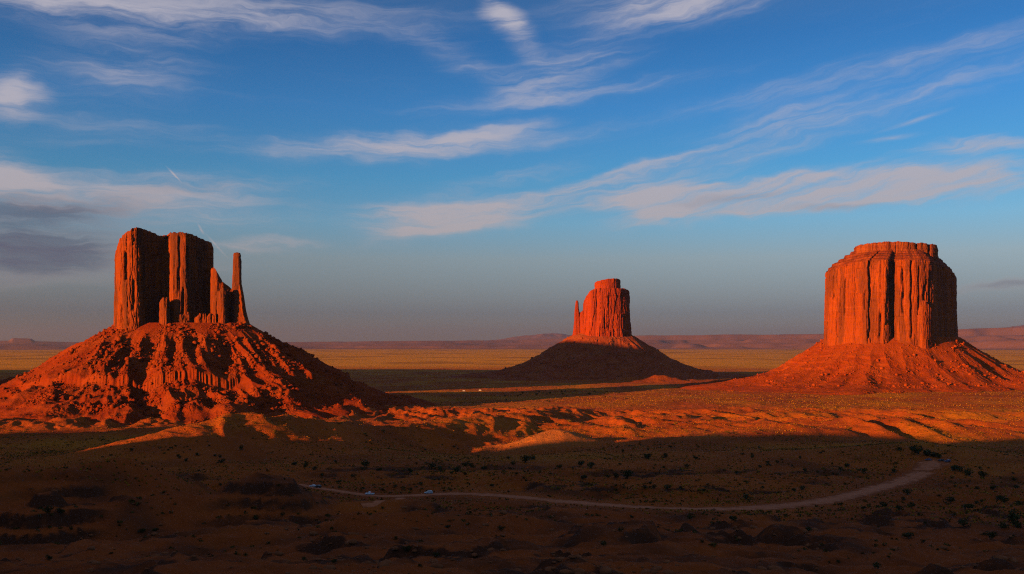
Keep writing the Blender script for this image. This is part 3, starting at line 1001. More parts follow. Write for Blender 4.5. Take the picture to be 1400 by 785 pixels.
# --- middle butte
YE = 3500.0
east = empty_thing('butte', 'small distant red butte in the middle with a short spire at its left', 'butte',
                   ((825 - 700) / F * YE, YE, 0))
planE = [(796, 12, 416), (796, -2, 413), (801, -11, 404), (808, -16, 397.5), (812, -18, 396), (824, -21, 395), (838, -20, 395), (850, -16, 395), (857, -9, 395),
         (860.5, 2, 397), (861, 16, 399), (855, 28, 399), (840, 36, 397), (815, 36, 397), (801, 26, 408)]
mainE = column(YE, planE, 462, seed=23, noise=1.0, rows=110, step=0.35, flare=10, taper=0.8, cut=2, rim=1.0, lam=1.0, toprough=0.5,
               cracks=[(816, 0.8, 1.6, 398, 440), (833, 0.8, 1.5, 402, 450), (850, 0.8, 1.6, 400, 455)])
sh = column(YE, [(791, 6, 428), (793, -4, 427), (798, -8, 424), (803, -4, 424), (803, 10, 424), (796, 14, 426)], 462, rows=50, seed=25, noise=0.5, step=0.35, cut=1, rim=0.6)
part_mesh('cliff', [mainE, sh], M_ROCK_E, east)
part_mesh('spire', [spire(YE, [(468, 781, 797, 2, 8), (456, 783.5, 795, 2, 6), (440, 785, 794, 2, 5), (430, 785.3, 793, 2, 4.5), (422, 786, 791.5, 2, 3.5), (414, 786.8, 791, 2, 2.6), (411.5, 787.3, 790.3, 2, 1.8)], seed=80)],
          M_ROCK_E, east)
part_mesh('cap_rock', [column(YE, [(812.5, -6, 387.5), (814, -10, 386.5), (822, -14, 383.5), (834, -15, 382.2), (844.5, -11, 381), (848.5, -2, 384), (847, 14, 384), (830, 18, 383), (815, 10, 387)],
                              396, rows=40, step=0.35, seed=28, noise=0.5, cut=1, rim=0.5, flare=2, toprough=0.6, beds=1.5)], M_ROCK_E, east)
talE = Talus(YE, 823, 8, 36, 22, [(0, 157), (25, 144), (60, 120), (108, 91), (155, 66), (208, 42), (265, 25), (335, 12), (420, 5), (520, 0)], 7.5, 1.2, 130,
             skew=(0, 0), rmax=520, ledge=(112, 7, 3.5), steps=0.45)
talE.build(east, M_TALUS_E, 900, 170)
scree(talE, east, M_TALUS_E, 1500, 1.0, 5.5, 10, 330, 22, 12)

# --- right butte
YM = 2550.0
merr = empty_thing('butte', 'broad orange butte at right with fluted cliffs and a stepped flat cap', 'butte', ((1220 - 700) / F * YM, YM, 0))
planM = [(1129, 25, 371), (1127.5, 5, 371), (1129, -10, 371), (1136, -22, 371), (1147, -31, 368), (1160, -39, 364), (1176, -47, 361), (1187, -52, 360),
         (1190, -48, 360), (1200, -53, 360), (1210, -56, 360), (1215, -53, 360), (1218, -42, 360), (1222, -40, 360), (1228, -52, 360), (1240, -56, 360),
         (1256, -55, 360), (1268, -51, 361), (1275, -46, 361), (1281, -24, 362), (1289, 6, 363), (1298, 40, 366), (1305, 72, 369), (1309, 92, 372),
         (1302, 108, 372), (1270, 120, 370), (1220, 124, 370), (1165, 108, 370), (1137, 72, 371)]
crM = [(1188.5, 1.3, 5.5, 360, 462), (1183, 1.0, 3, 400, 425), (1204, 1.6, 3.5, 432, 462), (1219, 2.0, 6, 360, 462), (1154, 0.9, 2.5, 385, 432), (1234, 1.4, 4, 372, 430),
       (1246, 1.3, 4.5, 360, 462), (1256, 1.2, 4, 370, 440), (1264, 1.6, 5, 395, 462), (1272, 1.6, 5, 375, 462), (1140, 0.9, 2, 380, 410)]
mm = column(YM, planM, 468, seed=33, noise=0.8, rows=150, step=0.5, flare=6, cracks=crM, cut=1, rim=1.0, lam=1.0, toprough=0.5, beds=0.5)
b1 = column(YM, [(1250, -46, 432), (1254, -56, 424), (1260, -60, 414), (1266, -60, 411), (1272, -55, 420), (1277, -44, 434), (1272, -36, 436), (1258, -38, 436)], 466, rows=60, seed=36, noise=0.7, cut=1, rim=1.0, lam=0.45, step=0.4, toprough=2.0)
part_mesh('cliff', [mm, b1], M_ROCK_M, merr)


def cap_slope():
    k = YM / F
    p = smooth_closed(np.array(planM, float), 1)
    pc = np.vstack([p, p[:1]])
    d = np.concatenate([[0], np.cumsum(np.hypot(np.diff(pc[:, 0]), np.diff(pc[:, 1])))])
    n = 900
    t = np.linspace(0, d[-1], n, endpoint=False)
    q = np.stack([np.interp(t, d, pc[:, i]) for i in range(3)], 1)
    cx, cy = 1222.0, 30.0
    inner = np.stack([1225 + (q[:, 0] - 1220) * 0.61, 28 + (q[:, 1] - cy) * 0.62], 1)
    outer = np.stack([cx + (q[:, 0] - cx) * 0.985, cy + (q[:, 1] - cy) * 0.985], 1)
    nr = 110
    vs = []
    for i in range(nr):
        f = i / (nr - 1)
        fs = np.array([0, .07, .09, .20, .23, .42, .46, .63, .67, .84, .88, 1.0])
        zs = np.array([0, .02, .17, .22, .36, .45, .58, .64, .78, .83, .96, 1.0])
        wv = 0.045 * perlin(q[:, 0] / 11, q[:, 1] / 11, 92) + 0.02 * perlin(q[:, 0] / 4, q[:, 1] / 4, 93)
        s = outer * (1 - f) + inner * f
        row = q[:, 2] + 1.0 + (343.0 - q[:, 2] - 1.0) * np.interp(np.clip(f + wv * sstep(0, .1, f), 0, 1), fs, zs)
        z = zrow(row, YM)
        z = z + 1.6 * fbm(s[:, 0] / 4, s[:, 1] / 4, 3, 90) * (1 - f)
        vs.append(np.stack([s[:, 0], s[:, 1], z], 1))
    V = np.concatenate(vs)
    Y = YM + V[:, 1] * k
    X = (V[:, 0] - 700) / F * Y
    return np.stack([X, Y, V[:, 2]], 1), grid_quads(nr, n, True)


part_mesh('cap_slope', [cap_slope()], M_SHALE, merr)
capM = column(YM, [(1168.5, 20, 340), (1168.5, 0, 339), (1172, -14, 337), (1190, -24, 335), (1215, -28, 333), (1236, -27, 333.5), (1250, -25, 334), (1253, -17, 336), (1256, -24, 334.5),
                   (1268, -22, 335), (1270, -14, 337), (1273, -20, 335.5), (1280, -12, 336), (1282, 10, 338), (1281, 60, 337), (1260, 84, 336), (1215, 88, 335), (1180, 70, 337)],
              345, rows=44, step=0.45, seed=44, noise=0.6, cut=1, rim=0.6, flare=0, toprough=0.7, lam=0.6, beds=2.0, taper=-0.6)
part_mesh('cap_rock', [capM], M_CAP, merr)
talM = Talus(YM, 1221, 32, 92, 78, [(0, 137), (22, 121), (60, 95), (108, 66), (155, 45), (205, 31), (260, 22), (330, 14), (420, 7)], 6.5, 0.75, 160,
             skew=(0, 0.0), rmax=440, ledge=(112, 4, 4), steps=0.18, lam=48.0)
talM.build(merr, M_TALUS_M)
scree(talM, merr, M_TALUS_M, 5000, 0.8, 5.0, 6, 260, 23, 30)


# ------------------------------------------------------------------ desert plants
def leaf_material(name, a, b):
    m, g = mat(name)
    info = g.n('ShaderNodeObjectInfo').outputs['Random']
    pos = g.n('ShaderNodeNewGeometry').outputs['Position']
    col = g.mix(g.noise(pos, 0.8, 3, 0.6), a, b)
    col = g.mix(g.math('MULTIPLY', info, 0.5), col, (a[0] * 0.6, a[1] * 0.6, a[2] * 0.6))
    finish(g, col, 0.8, None, 0.1)
    return m


M_LEAF = leaf_material('juniper_leaf', (0.040, 0.040, 0.010), (0.085, 0.080, 0.022))
M_SAGE = leaf_material('sage_leaf', (0.15, 0.10, 0.02), (0.28, 0.18, 0.035))
M_BARK = plain('bark', (0.10, 0.06, 0.04), (0.18, 0.11, 0.07), 6.0, 0.95)


def crown_mesh(seed, flat=0.75, leaves=340):
    """an uneven crown, one unit across, of small leaf sprays"""
    rng = np.random.default_rng(seed)
    lob = [(rng.uniform(-.3, .3), rng.uniform(-.3, .3), rng.uniform(.18, .55) * flat, rng.uniform(.16, .34)) for _ in range(7)]
    vs, qs = [], []
    for i in range(leaves):
        lx, ly, lz, lr = lob[rng.integers(7)]
        d = rng.normal(size=3)
        d /= np.linalg.norm(d)
        p = np.array([lx, ly, lz]) + d * lr * rng.uniform(0.45, 1.0) ** 0.5 * np.array([1, 1, flat])
        p[2] = max(p[2], 0.02)
        a = rng.normal(size=3)
        a /= np.linalg.norm(a)
        b = np.cross(a, rng.normal(size=3))
        b /= np.linalg.norm(b) + 1e-9
        s = rng.uniform(0.035, 0.085)
        o = len(vs)
        vs += [p - a * s, p + b * s * 0.6, p + a * s, p - b * s * 0.6]
        qs.append((o, o + 1, o + 2, o + 3))
    return mesh_from_arrays('crown', np.array(vs), np.array(qs))


def stem_mesh(seed):
    rng = np.random.default_rng(seed)
    bm = bmesh.new()
    for k in range(4):
        a = rng.uniform(0, 6.28)
        tip = mathutils.Vector((cos(a) * 0.25, sin(a) * 0.25, 0.42))
        rings = []
        for f, r in ((0, 0.035), (0.5, 0.022), (1, 0.008)):
            c = tip * f + mathutils.Vector((0, 0, -0.06 if f == 0 else 0.04 * f))
            rings.append([bm.verts.new((c.x + cos(t) * r, c.y + sin(t) * r, c.z)) for t in (0, 1.57, 3.14, 4.71)])
        for i in range(2):
            for j in range(4):
                bm.faces.new((rings[i][j], rings[i][(j + 1) % 4], rings[i + 1][(j + 1) % 4], rings[i + 1][j]))
    me = bpy.data.meshes.new('trunk')
    bm.to_mesh(me)
    bm.free()
    return me


CROWNS = [crown_mesh(100 + i, 0.7 + 0.12 * (i % 3)) for i in range(6)]
SAGES = [crown_mesh(200 + i, 0.6, 220) for i in range(4)]
STEMS = [stem_mesh(300 + i) for i in range(3)]
for me in CROWNS:
    me.materials.append(M_LEAF)
for me in SAGES:
    me.materials.append(M_SAGE)
for me in STEMS:
    me.materials.append(M_BARK)


def fast_hit(px, py):
    yy = np.geomspace(150, 6000, 900)
    xx = (px - 700) / F * yy
    zz = EYE - (py - HZ) / F * yy
    u = zz < H(xx, yy)
    i = int(np.argmax(u))
    return (float(xx[i]), float(yy[i])) if u[i] else None


PLANT_N = 0


def shrub(px, py, wpx, label, group, kind='shrub', sage=False, trunk=True, size=None):
    global PLANT_N
    h = fast_hit(px, py)
    if h is None:
        return
    x, y = h
    if road_mask(np.array([x]), np.array([y]))[0] < 2.5:
        return
    PLANT_N += 1
    s = size or wpx / F * y * 1.12
    rng = np.random.default_rng(PLANT_N)
    z = float(H(x, y)[0])
    root = empty_thing(kind, label, 'shrub', (x, y, z), group)
    root.scale = (s, s, s * rng.uniform(0.75, 1.05))
    root.rotation_euler = (0, 0, rng.uniform(0, 6.28))
    pool = SAGES if sage else CROWNS
    c = bpy.data.objects.new('crown', pool[PLANT_N % len(pool)])
    COL.objects.link(c)
    c.parent = root
    if trunk:
        t = bpy.data.objects.new('trunk', STEMS[PLANT_N % len(STEMS)])
        COL.objects.link(t)
        t.parent = root


L_A, G_A = 'dark green desert shrub on the shaded slope between the dirt road and the sunlit land', 'shrubs on the shaded slope beyond the road'
L_B, G_B = 'large dark green shrub on the shaded land right of and below the road bend', 'shrubs right of the road bend'
L_C, G_C = 'golden green shrub standing in the sunlit grass in front of the buttes', 'sunlit shrubs before the buttes'
L_D, G_D = 'tiny dark tree out on the valley floor in front of the middle butte', 'dark trees on the valley floor'
L_E, G_E = 'low dark shrub among the rock ledges nearer than the road', 'shrubs among the near ledges'
spots = [(590, 641, 12), (601, 644, 10), (635, 637, 11), (626, 645, 12), (645, 640, 9), (663, 643, 9), (718, 633, 15), (727, 629, 10), (764, 640, 8), (795, 637, 11),
         (808, 640, 13), (796, 655, 11), (857, 654, 17), (843, 655, 9), (832, 654, 7), (887, 627, 12), (909, 627, 9), (951, 628, 8), (912, 670, 11), (895, 668, 8), (882, 668, 8),
         (962, 673, 9), (1021, 684, 11), (1087, 672, 8), (1096, 670, 8), (498, 639, 13), (518, 644, 8), (560, 646, 9), (430, 643, 9), (404, 637, 9), (417, 640, 7), (484, 653, 8),
         (575, 663, 8), (522, 671, 7), (540, 668, 7), (674, 667, 8), (702, 636, 7), (930, 670, 7), (1043, 668, 6), (1100, 645, 7), (1150, 645, 8), (1160, 640, 9), (1180, 646, 9), (1222, 647, 9),
         (1230, 617, 9), (1247, 616, 9), (1008, 649, 7), (1040, 640, 7), (940, 640, 8), (330, 616, 8), (302, 633, 9), (255, 632, 7), (270, 624, 7), (245, 625, 6), (180, 618, 6), (300, 626, 6)]
for px, py, w in spots:
    shrub(px, py, w, L_A, G_A)
r1 = np.random.default_rng(5)
for _ in range(85):
    shrub(r1.uniform(230, 1200), r1.uniform(612, 676), r1.uniform(3, 6.5), L_A, G_A, trunk=False)
big = [(1256, 622, 17), (1268, 623, 15), (1278, 626, 14), (1284, 627, 9), (1251, 650, 17), (1260, 653, 12), (1303, 645, 14), (1313, 646, 11), (1325, 652, 13), (1345, 652, 12), (1336, 669, 7),
       (1298, 689, 15), (1320, 697, 18), (1241, 677, 13), (1235, 686, 8), (1247, 693, 10), (1207, 693, 12), (1230, 698, 10), (1364, 684, 14), (1372, 688, 13), (1385, 716, 22), (1373, 722, 13),
       (1390, 722, 14), (1318, 721, 15), (1243, 737, 17), (1354, 738, 14), (1200, 779, 14), (1390, 668, 8), (1358, 670, 9), (1336, 690, 8), (1180, 697, 8), (1262, 742, 7), (1303, 706, 8), (1395, 690, 10)]
for px, py, w in big:
    shrub(px, py, w, L_B, G_B)
for _ in range(26):
    shrub(r1.uniform(1130, 1398), r1.uniform(640, 780), r1.uniform(3.5, 7), L_B, G_B, trunk=False)
for _ in range(60):
    px = r1.uniform(260, 1390)
    shrub(px, r1.uniform(572, 606), r1.uniform(3, 6.5), L_C, G_C, sage=True, trunk=False)
for _ in range(34):
    shrub(r1.uniform(690, 860), r1.normal(541, 4.5), r1.uniform(2.5, 4.5), L_D, G_D, trunk=False)
for _ in range(26):
    shrub(r1.uniform(20, 1120), r1.uniform(700, 780), r1.uniform(5, 13), L_E, G_E, trunk=False)


def tufts():
    """grass and low brush, too many to count"""
    rng = np.random.default_rng(9)
    n = 130000
    az = np.radians(rng.uniform(-29, 29, n))
    r = np.exp(rng.uniform(np.log(480), np.log(2700), n))
    x, y = r * np.sin(az), r * np.cos(az)
    dens = 0.5 + 0.9 * fbm(x / 120, y / 120, 3, 70)
    ok = (rng.uniform(0, 1, n) < dens * (0.55 + 0.45 * sstep(800, 1150, r)) * (1 - 0.85 * badlands(x, y)) * (1 - 0.9 * bump(x, y, 30, 1050, 60, 60))) & (road_mask(x, y) > 3)
    x, y, r = x[ok], y[ok], r[ok]
    z = H(x, y)
    n = len(x)
    hgt = rng.uniform(0.35, 1.0, n) * (0.8 + 0.4 * sstep(900, 2000, r))
    V, Q = [], []
    for k in range(5):
        a = rng.uniform(0, 6.28, n)
        w = hgt * rng.uniform(0.35, 0.7, n)
        dx, dy = np.cos(a) * w, np.sin(a) * w
        lx, ly = rng.normal(0, 0.35, n) * hgt, rng.normal(0, 0.35, n) * hgt
        V.append(np.stack([np.stack([x - dx, y - dy, z - 0.1], 1), np.stack([x + dx, y + dy, z - 0.1], 1),
                           np.stack([x + dx * .55 + lx, y + dy * .55 + ly, z + hgt * rng.uniform(.7, 1, n)], 1), np.stack([x - dx * .55 + lx, y - dy * .55 + ly, z + hgt], 1)], 1).reshape(-1, 3))
    V = np.concatenate(V)
    me = mesh_from_arrays('dry_grass', V, np.arange(len(V)).reshape(-1, 4))
    m, g = mat('dry_grass')
    pos = g.n('ShaderNodeNewGeometry').outputs['Position']
    c1 = g.mix(g.noise(pos, 0.15, 3, 0.7), (0.34, 0.15, 0.014), (0.62, 0.31, 0.028))
    c1 = g.mix(g.smooth(g.noise(pos, 0.31, 2, 0.5), 0.45, 0.6), c1, (0.07, 0.045, 0.012))
    finish(g, c1, 0.9, None, 0.05)
    o = link('dry_grass', me, m, smooth=False)
    o['kind'] = 'stuff'
    o['label'] = 'dry grass and low brush tufts over the valley floor'


tufts()


def brush():
    """low dark sage in clumps, far too many to count"""
    rng = np.random.default_rng(19)
    n = 34000
    az = np.radians(rng.uniform(-29, 29, n))
    r = np.exp(rng.triangular(np.log(300), np.log(1250), np.log(3000), n))
    x, y = r * np.sin(az), r * np.cos(az)
    dens = 0.15 + 0.75 * fbm(x / 90, y / 90, 3, 170) + 0.4 * perlin(x / 22, y / 22, 173)
    ok = (rng.uniform(0, 1, n) < dens) & (road_mask(x, y) > 3.5) & (badlands(x, y) < 0.6)
    x, y = x[ok], y[ok]
    n = len(x)
    z = H(x, y)
    size = rng.uniform(0.5, 1.25, n) * np.where(rng.uniform(0, 1, n) < 0.15, 1.5, 1.0)
    V = []
    for k in range(14):
        d = rng.normal(size=(n, 3))
        d /= np.linalg.norm(d, axis=1)[:, None]
        d[:, 2] = np.abs(d[:, 2]) * 0.8
        p = np.stack([x, y, z], 1) + d * size[:, None] * rng.uniform(0.4, 1.0, (n, 1))
        u = rng.normal(size=(n, 3))
        u /= np.linalg.norm(u, axis=1)[:, None]
        w = np.cross(u, d)
        w /= np.linalg.norm(w, axis=1)[:, None] + 1e-6
        h = size[:, None] * 0.38
        V.append(np.stack([p - u * h, p + w * h * .7, p + u * h, p - w * h * .7], 1).reshape(-1, 3))
    V = np.concatenate(V)
    me = mesh_from_arrays('low_brush', V, np.arange(len(V)).reshape(-1, 4))
    m, g = mat('low_brush')
    pos = g.n('ShaderNodeNewGeometry').outputs['Position']
    finish(g, g.mix(g.noise(pos, 0.12, 3, 0.7), (0.05, 0.04, 0.010), (0.12, 0.085, 0.02)), 0.9, None, 0.05)
    o = link('low_brush', me, m, smooth=False)
    o['kind'] = 'stuff'
    o['label'] = 'low dark sage brush dotted over the desert floor'


brush()


def stones():
    """loose rock on the near ledges"""
    rng = np.random.default_rng(29)
    n = 9000
    az = np.radians(rng.uniform(-29, 29, n))
    r = np.exp(rng.uniform(np.log(170), np.log(720), n))
    x, y = r * np.sin(az), r * np.cos(az)
    z = H(x, y)
    ok = (rng.uniform(0, 1, n) < 0.12 + 0.9 * RISER['m'] + 0.7 * np.clip(fbm(x / 35, y / 35, 2, 180), 0, 1)) & (road_mask(x, y) > 2.5)
    x, y, z = x[ok], y[ok], z[ok]
    size = np.minimum(0.28 * (1 - rng.uniform(0, 0.999, len(x))) ** -0.5, 1.5)
    vs, ts, off = [], [], 0
    for i in range(len(x)):
        V, T = ROCKS[rng.integers(len(ROCKS))]
        a = rng.uniform(0, 6.28)
        R = np.array([[cos(a), -sin(a), 0], [sin(a), cos(a), 0], [0, 0, 1]])
        vs.append(V @ R.T * size[i] * np.array([1.2, 1.2, 0.75]) + np.array([x[i], y[i], z[i] + size[i] * 0.15]))
        ts.append(T + off)
        off += len(V)
    me = mesh_from_arrays('loose_stones', np.concatenate(vs), [], np.concatenate(ts))
    m, g = mat('loose_stone')
    pos = g.n('ShaderNodeNewGeometry').outputs['Position']
    finish(g, g.mix(g.noise(pos, 0.4, 3, 0.7), (0.13, 0.042, 0.016), (0.40, 0.14, 0.055)), 0.9, None, 0.05)
    o = link('loose_stones', me, m, smooth=False)
    o['kind'] = 'stuff'
    o['label'] = 'loose broken stones on the near rock ledges'


stones()

# ------------------------------------------------------------------ vehicles
M_WHITE = plain('white_paint', (0.74, 0.75, 0.78), (0.80, 0.80, 0.82), 2.0, 0.3, 0.5)
M_SILVER = plain('silver_paint', (0.42, 0.45, 0.50), (0.50, 0.53, 0.58), 2.0, 0.3, 0.5)
M_BLUE = plain('blue_paint', (0.05, 0.055, 0.13), (0.07, 0.075, 0.17), 2.0, 0.3, 0.5)
M_BLACK = plain('black_paint', (0.015, 0.015, 0.018), (0.025, 0.024, 0.026), 2.0, 0.3, 0.5)
M_GLASS = plain('dark_glass', (0.012, 0.014, 0.018), (0.02, 0.022, 0.028), 1.0, 0.08, 0.6)
M_TYRE = plain('tyre_rubber', (0.02, 0.02, 0.02), (0.035, 0.032, 0.03), 5.0, 0.9)
M_RIM = plain('wheel_rim', (0.35, 0.35, 0.36), (0.45, 0.45, 0.46), 2.0, 0.35, 0.5)
M_LAMP = plain('lamp_lens', (0.7, 0.7, 0.68), (0.8, 0.8, 0.78), 2.0, 0.15, 0.5)
M_RED = plain('tail_lens', (0.30, 0.02, 0.015), (0.40, 0.03, 0.02), 2.0, 0.2, 0.5)


def loft(name, secs, material, root, bevel=0.05):
    """hull lofted from stations: (x, half width low, half width high, z low, z high)"""
    bm = bmesh.new()
    rings = []
    for x, wl, wh, zl, zh in secs:
        rings.append([bm.verts.new(p) for p in ((x, -wl, zl), (x, -wl * 1.0, zl + (zh - zl) * 0.55), (x, -wh, zh), (x, wh, zh), (x, wl * 1.0, zl + (zh - zl) * 0.55), (x, wl, zl))])
    for a, b in zip(rings, rings[1:]):
        for i in range(6):
            bm.faces.new((a[i], a[(i + 1) % 6], b[(i + 1) % 6], b[i]))
    bm.faces.new(rings[0][::-1])
    bm.faces.new(rings[-1])
    bmesh.ops.recalc_face_normals(bm, faces=bm.faces)
    if bevel:
        bmesh.ops.bevel(bm, geom=[e for e in bm.edges if e.calc_face_angle(0) > 0.5], offset=bevel, segments=2, affect='EDGES')
    me = bpy.data.meshes.new(name)
    bm.to_mesh(me)
    bm.free()
    return link(name, me, material, root, smooth=False)


def panel(name, pts, material, root, th=0.03):
    bm = bmesh.new()
    f = bm.faces.new([bm.verts.new(p) for p in pts])
    bm.normal_update()
    n = f.normal.copy()
    ex = bmesh.ops.extrude_face_region(bm, geom=[f])
    for v in ex['geom']:
        if isinstance(v, bmesh.types.BMVert):
            v.co += n * th
    bmesh.ops.recalc_face_normals(bm, faces=bm.faces)
    me = bpy.data.meshes.new(name)
    bm.to_mesh(me)
    bm.free()
    return link(name, me, material, root, smooth=False)


def wheel(root, x, y, r=0.36, w=0.24):
    s = 1 if y > 0 else -1
    parts = []
    for nm, rr, ww, m, off in (('wheel', r, w, M_TYRE, 0), ('rim', r * 0.6, 0.04, M_RIM, s * (w / 2 + 0.015))):
        bm = bmesh.new()
        bmesh.ops.create_cone(bm, cap_ends=True, segments=24, radius1=rr, radius2=rr, depth=ww)
        bmesh.ops.rotate(bm, verts=bm.verts, matrix=mathutils.Matrix.Rotation(pi / 2, 3, 'X'))
        bmesh.ops.bevel(bm, geom=[e for e in bm.edges if e.calc_face_angle(0) > 1], offset=min(0.04, ww * 0.3), segments=2, affect='EDGES')
        me = bpy.data.meshes.new(nm)
        bm.to_mesh(me)
        bm.free()
        o = link(nm, me, m, root if nm == 'wheel' else parts[0], smooth=False)
        o.location = (x, y, r) if nm == 'wheel' else (0, off, 0)
        parts.append(o)


def vehicle(name, cat, label, px, py, heading, kind, paint, group=None):
    h = fast_hit(px, py)
    x, y = h
    z = float(H(x, y)[0]) + 0.24
    root = empty_thing(name, label, cat, (x, y, z), group)
    root.rotation_euler = (0, 0, heading)
    if kind == 'pickup':
        L, hw = 2.75, 0.98
        loft('body', [(-L, .90, .86, .55, .98), (-L + .1, hw, .94, .42, 1.05), (-.6, hw, .94, .40, 1.05), (1.3, hw, .94, .40, 1.08), (L - .25, hw, .90, .42, 1.02), (L, .88, .80, .5, .88)], paint, root)
        loft('cabin', [(-.75, .88, .80, 1.0, 1.30), (-.55, .90, .76, 1.0, 1.80), (.55, .90, .76, 1.0, 1.82), (1.25, .90, .84, 1.0, 1.12)], paint, root, 0.04)
        loft('bed', [(-L + .15, .80, .80, 1.01, 1.06), (-.85, .80, .80, 1.01, 1.06)], M_BLACK, root, 0)
        win = [[(-.45, .895, 1.14), (.45, .895, 1.14), (.35, .80, 1.70), (-.38, .80, 1.68)], [(.52, .895, 1.14), (1.05, .90, 1.14), (.62, .82, 1.62), (.46, .81, 1.68)]]
        ws = [(1.20, -.80, 1.16), (1.20, .80, 1.16), (.66, .70, 1.74), (.66, -.70, 1.74)]
        rw = [(-.80, .74, 1.16), (-.80, -.74, 1.16), (-.62, -.68, 1.70), (-.62, .68, 1.70)]
        wx = (-1.75, 1.80)
        fx, rx_, zl = L, -L, .80
    else:
        L, hw = (2.45, 0.95) if kind == 'suv' else (2.35, 0.90)
        top = 1.76 if kind == 'suv' else 1.44
        if kind == 'van':
            L, hw, top = 3.3, 1.05, 2.75
        loft('body', [(-L, hw - .1, hw - .14, .5, .96), (-L + .12, hw, hw - .04, .36, 1.02), (0, hw, hw - .04, .34, 1.0), (L * .55, hw, hw - .05, .34, .98), (L - .2, hw - .02, hw - .1, .36, .84), (L, hw - .12, hw - .2, .45, .74)], paint, root)
        if kind == 'sedan':
            st = [(-1.95, .80, .74, .95, 1.02), (-1.15, .82, .64, .95, top - .04), (.1, .82, .64, .95, top), (1.15, .82, .76, .95, 1.02)]
        elif kind == 'suv':
            st = [(-2.38, .86, .80, .95, 1.15), (-2.1, .88, .72, .95, top - .05), (.2, .88, .72, .95, top), (1.25, .88, .80, .95, 1.04)]
        else:
            st = [(-3.28, 1.0, .95, .9, top - .2), (-3.1, 1.02, .92, .9, top), (1.2, 1.02, .92, .9, top), (2.5, 1.0, .90, .9, 1.15)]
        loft('cabin', st, paint, root, 0.04)
        xa, xb = st[1][0], st[2][0]
        y0, y1, z0, z1 = st[1][1] + .005, st[1][2] + .02, 1.06, top - .10
        yq = y0 + (y1 - y0) * 0.92
        mid = (xa + xb) / 2
        win = [[(xa + .05, y0, z0), (mid - .05, y0, z0), (mid - .05, yq, z1), (xa + .12, yq, z1)], [(mid + .05, y0, z0), (xb + .55, y0, z0), (xb + .02, yq, z1), (mid + .05, yq, z1)]]
        if kind == 'van':
            win = [[(xb - .9, y0 - .01, 1.5), (xb + .1, y0 - .01, 1.5), (xb - .05, yq, 2.2), (xb - .9, yq, 2.2)]]
        xe = st[3][0]
        wz = lambda f: (xb + (xe - xb) * (1 - f) + .03, 1.04 + (top - 1.04) * f)
        (x1, q1), (x2, q2) = wz(.12), wz(.86)
        ws = [(x1, -.70, q1), (x1, .70, q1), (x2, .58, q2), (x2, -.58, q2)]
        x0 = st[0][0]
        rw = [(x0 + (xa - x0) * .15 - .03, .66, 1.14), (x0 + (xa - x0) * .15 - .03, -.66, 1.14), (x0 + (xa - x0) * .85 - .03, -.56, top - .14), (x0 + (xa - x0) * .85 - .03, .56, top - .14)]
        wx = (-L * .60, L * .62)
        fx, rx_, zl = L, -L, .70
    for w in win:
        panel('side_window', w, M_GLASS, root)
        panel('side_window', [(p[0], -p[1], p[2]) for p in w][::-1], M_GLASS, root)
    panel('windscreen', ws, M_GLASS, root)
    panel('rear_window', rw, M_GLASS, root)
    for q in wx:
        for sgn in (-1, 1):
            wheel(root, q, sgn * (hw - .10))
    for sgn in (-1, 1):
        loft('headlight', [(fx - .10, .14, .14, zl - .09, zl + .09), (fx + .012, .13, .13, zl - .08, zl + .08)], M_LAMP, root, 0.02).location = (0, sgn * (hw - .34), 0)
        loft('tail_light', [(rx_ - .012, .10, .10, zl, zl + .2), (rx_ + .08, .11, .11, zl - .01, zl + .21)], M_RED, root, 0.02).location = (0, sgn * (hw - .26), 0)
    loft('bumper', [(fx - .06, hw - .14, hw - .14, .42, .58), (fx + .07, hw - .22, hw - .22, .43, .57)], M_BLACK, root, 0.03)
    loft('bumper', [(rx_ - .07, hw - .16, hw - .16, .42, .58), (rx_ + .06, hw - .10, hw - .10, .42, .58)], M_BLACK, root, 0.03)
    return root


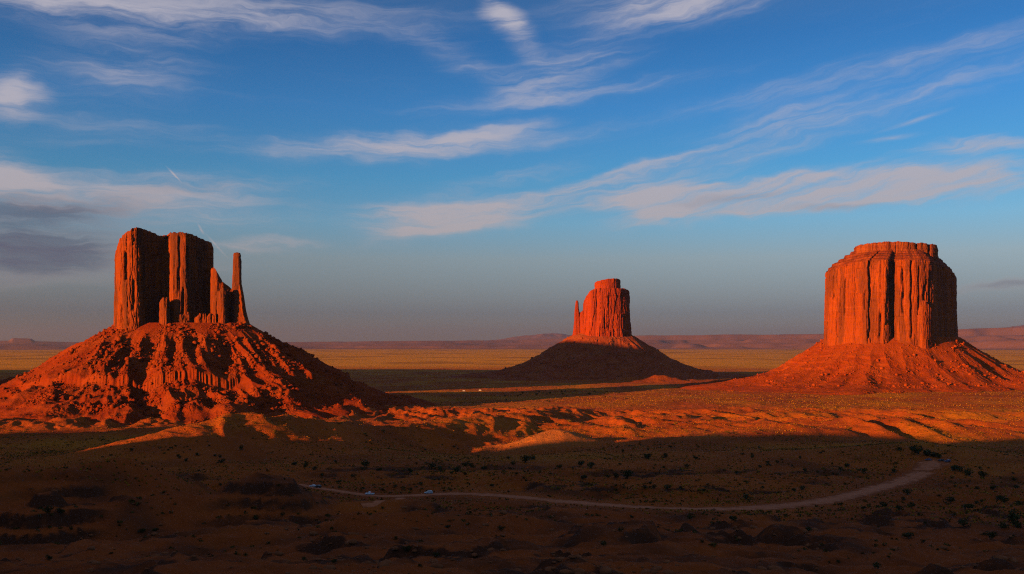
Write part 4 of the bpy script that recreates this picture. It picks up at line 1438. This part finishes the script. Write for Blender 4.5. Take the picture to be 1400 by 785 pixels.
vehicle('pickup_truck', 'pickup', 'white pickup truck on the dirt road, middle one of the three light vehicles there', 505.5, 677.3, pi - 0.12, 'pickup', M_WHITE)
vehicle('parked_car', 'car', 'silver sport utility car on the dirt road, rightmost of the light vehicles there', 586, 676.0, pi + 0.18, 'suv', M_SILVER)
vehicle('parked_car', 'car', 'white sedan at the left end of the dirt road beside a black car', 428, 666.6, pi - 0.35, 'sedan', M_WHITE)
vehicle('parked_car', 'car', 'black car close behind the white sedan at the left end of the road', 434.5, 667.8, pi - 0.5, 'suv', M_BLACK)
vehicle('parked_car', 'car', 'dark blue car parked at the left in the pull-out at the end of the road', 1269, 631.0, pi - 0.05, 'sedan', M_BLUE)
vehicle('parked_car', 'car', 'black car in the middle of those parked in the pull-out', 1287, 632.0, pi + 0.1, 'sedan', M_BLACK)
vehicle('parked_car', 'car', 'dark blue sport utility car parked at the right in the pull-out', 1295.5, 632.2, pi + 0.4, 'suv', M_BLUE)
vehicle('camper_van', 'van', 'tiny white van far out on the valley floor, left of the other', 634.5, 535.6, 0.3, 'van', M_WHITE)
vehicle('camper_van', 'van', 'tiny pale van far out on the valley floor, right of the other', 656.5, 534.6, 0.1, 'van', M_WHITE)

# ------------------------------------------------------------------ the air
def haze():
    bm = bmesh.new()
    bmesh.ops.create_cube(bm, size=1.0)
    me = bpy.data.meshes.new('haze')
    bm.to_mesh(me)
    bm.free()
    o = link('haze', me, smooth=False)
    low = min(v.co.z for v in bpy.data.objects['ground'].data.vertices)
    for o2 in bpy.data.objects:
        if o2.type == 'MESH' and o2.name.startswith('talus_slope'):
            low = min(low, min(v.co.z for v in o2.data.vertices) + o2.parent.location.z)
    zb, zt = low - 1.0, 1150.0
    o.scale = (156000, 156000, zt - zb)
    o.location = (0, 0, (zt + zb) / 2)
    m = bpy.data.materials.new('haze')
    m.use_nodes = True
    t = m.node_tree
    t.nodes.clear()
    v = t.nodes.new('ShaderNodeVolumePrincipled')
    v.inputs['Color'].default_value = (*HAZE_C, 1)
    v.inputs['Density'].default_value = HAZE_D
    v.inputs['Anisotropy'].default_value = 0.5
    out = t.nodes.new('ShaderNodeOutputMaterial')
    t.links.new(v.outputs[0], out.inputs['Volume'])
    me.materials.append(m)
    o['kind'] = 'stuff'


HAZE_C = (0.62, 0.66, 0.80)
HAZE_D = 1.3e-5
haze()
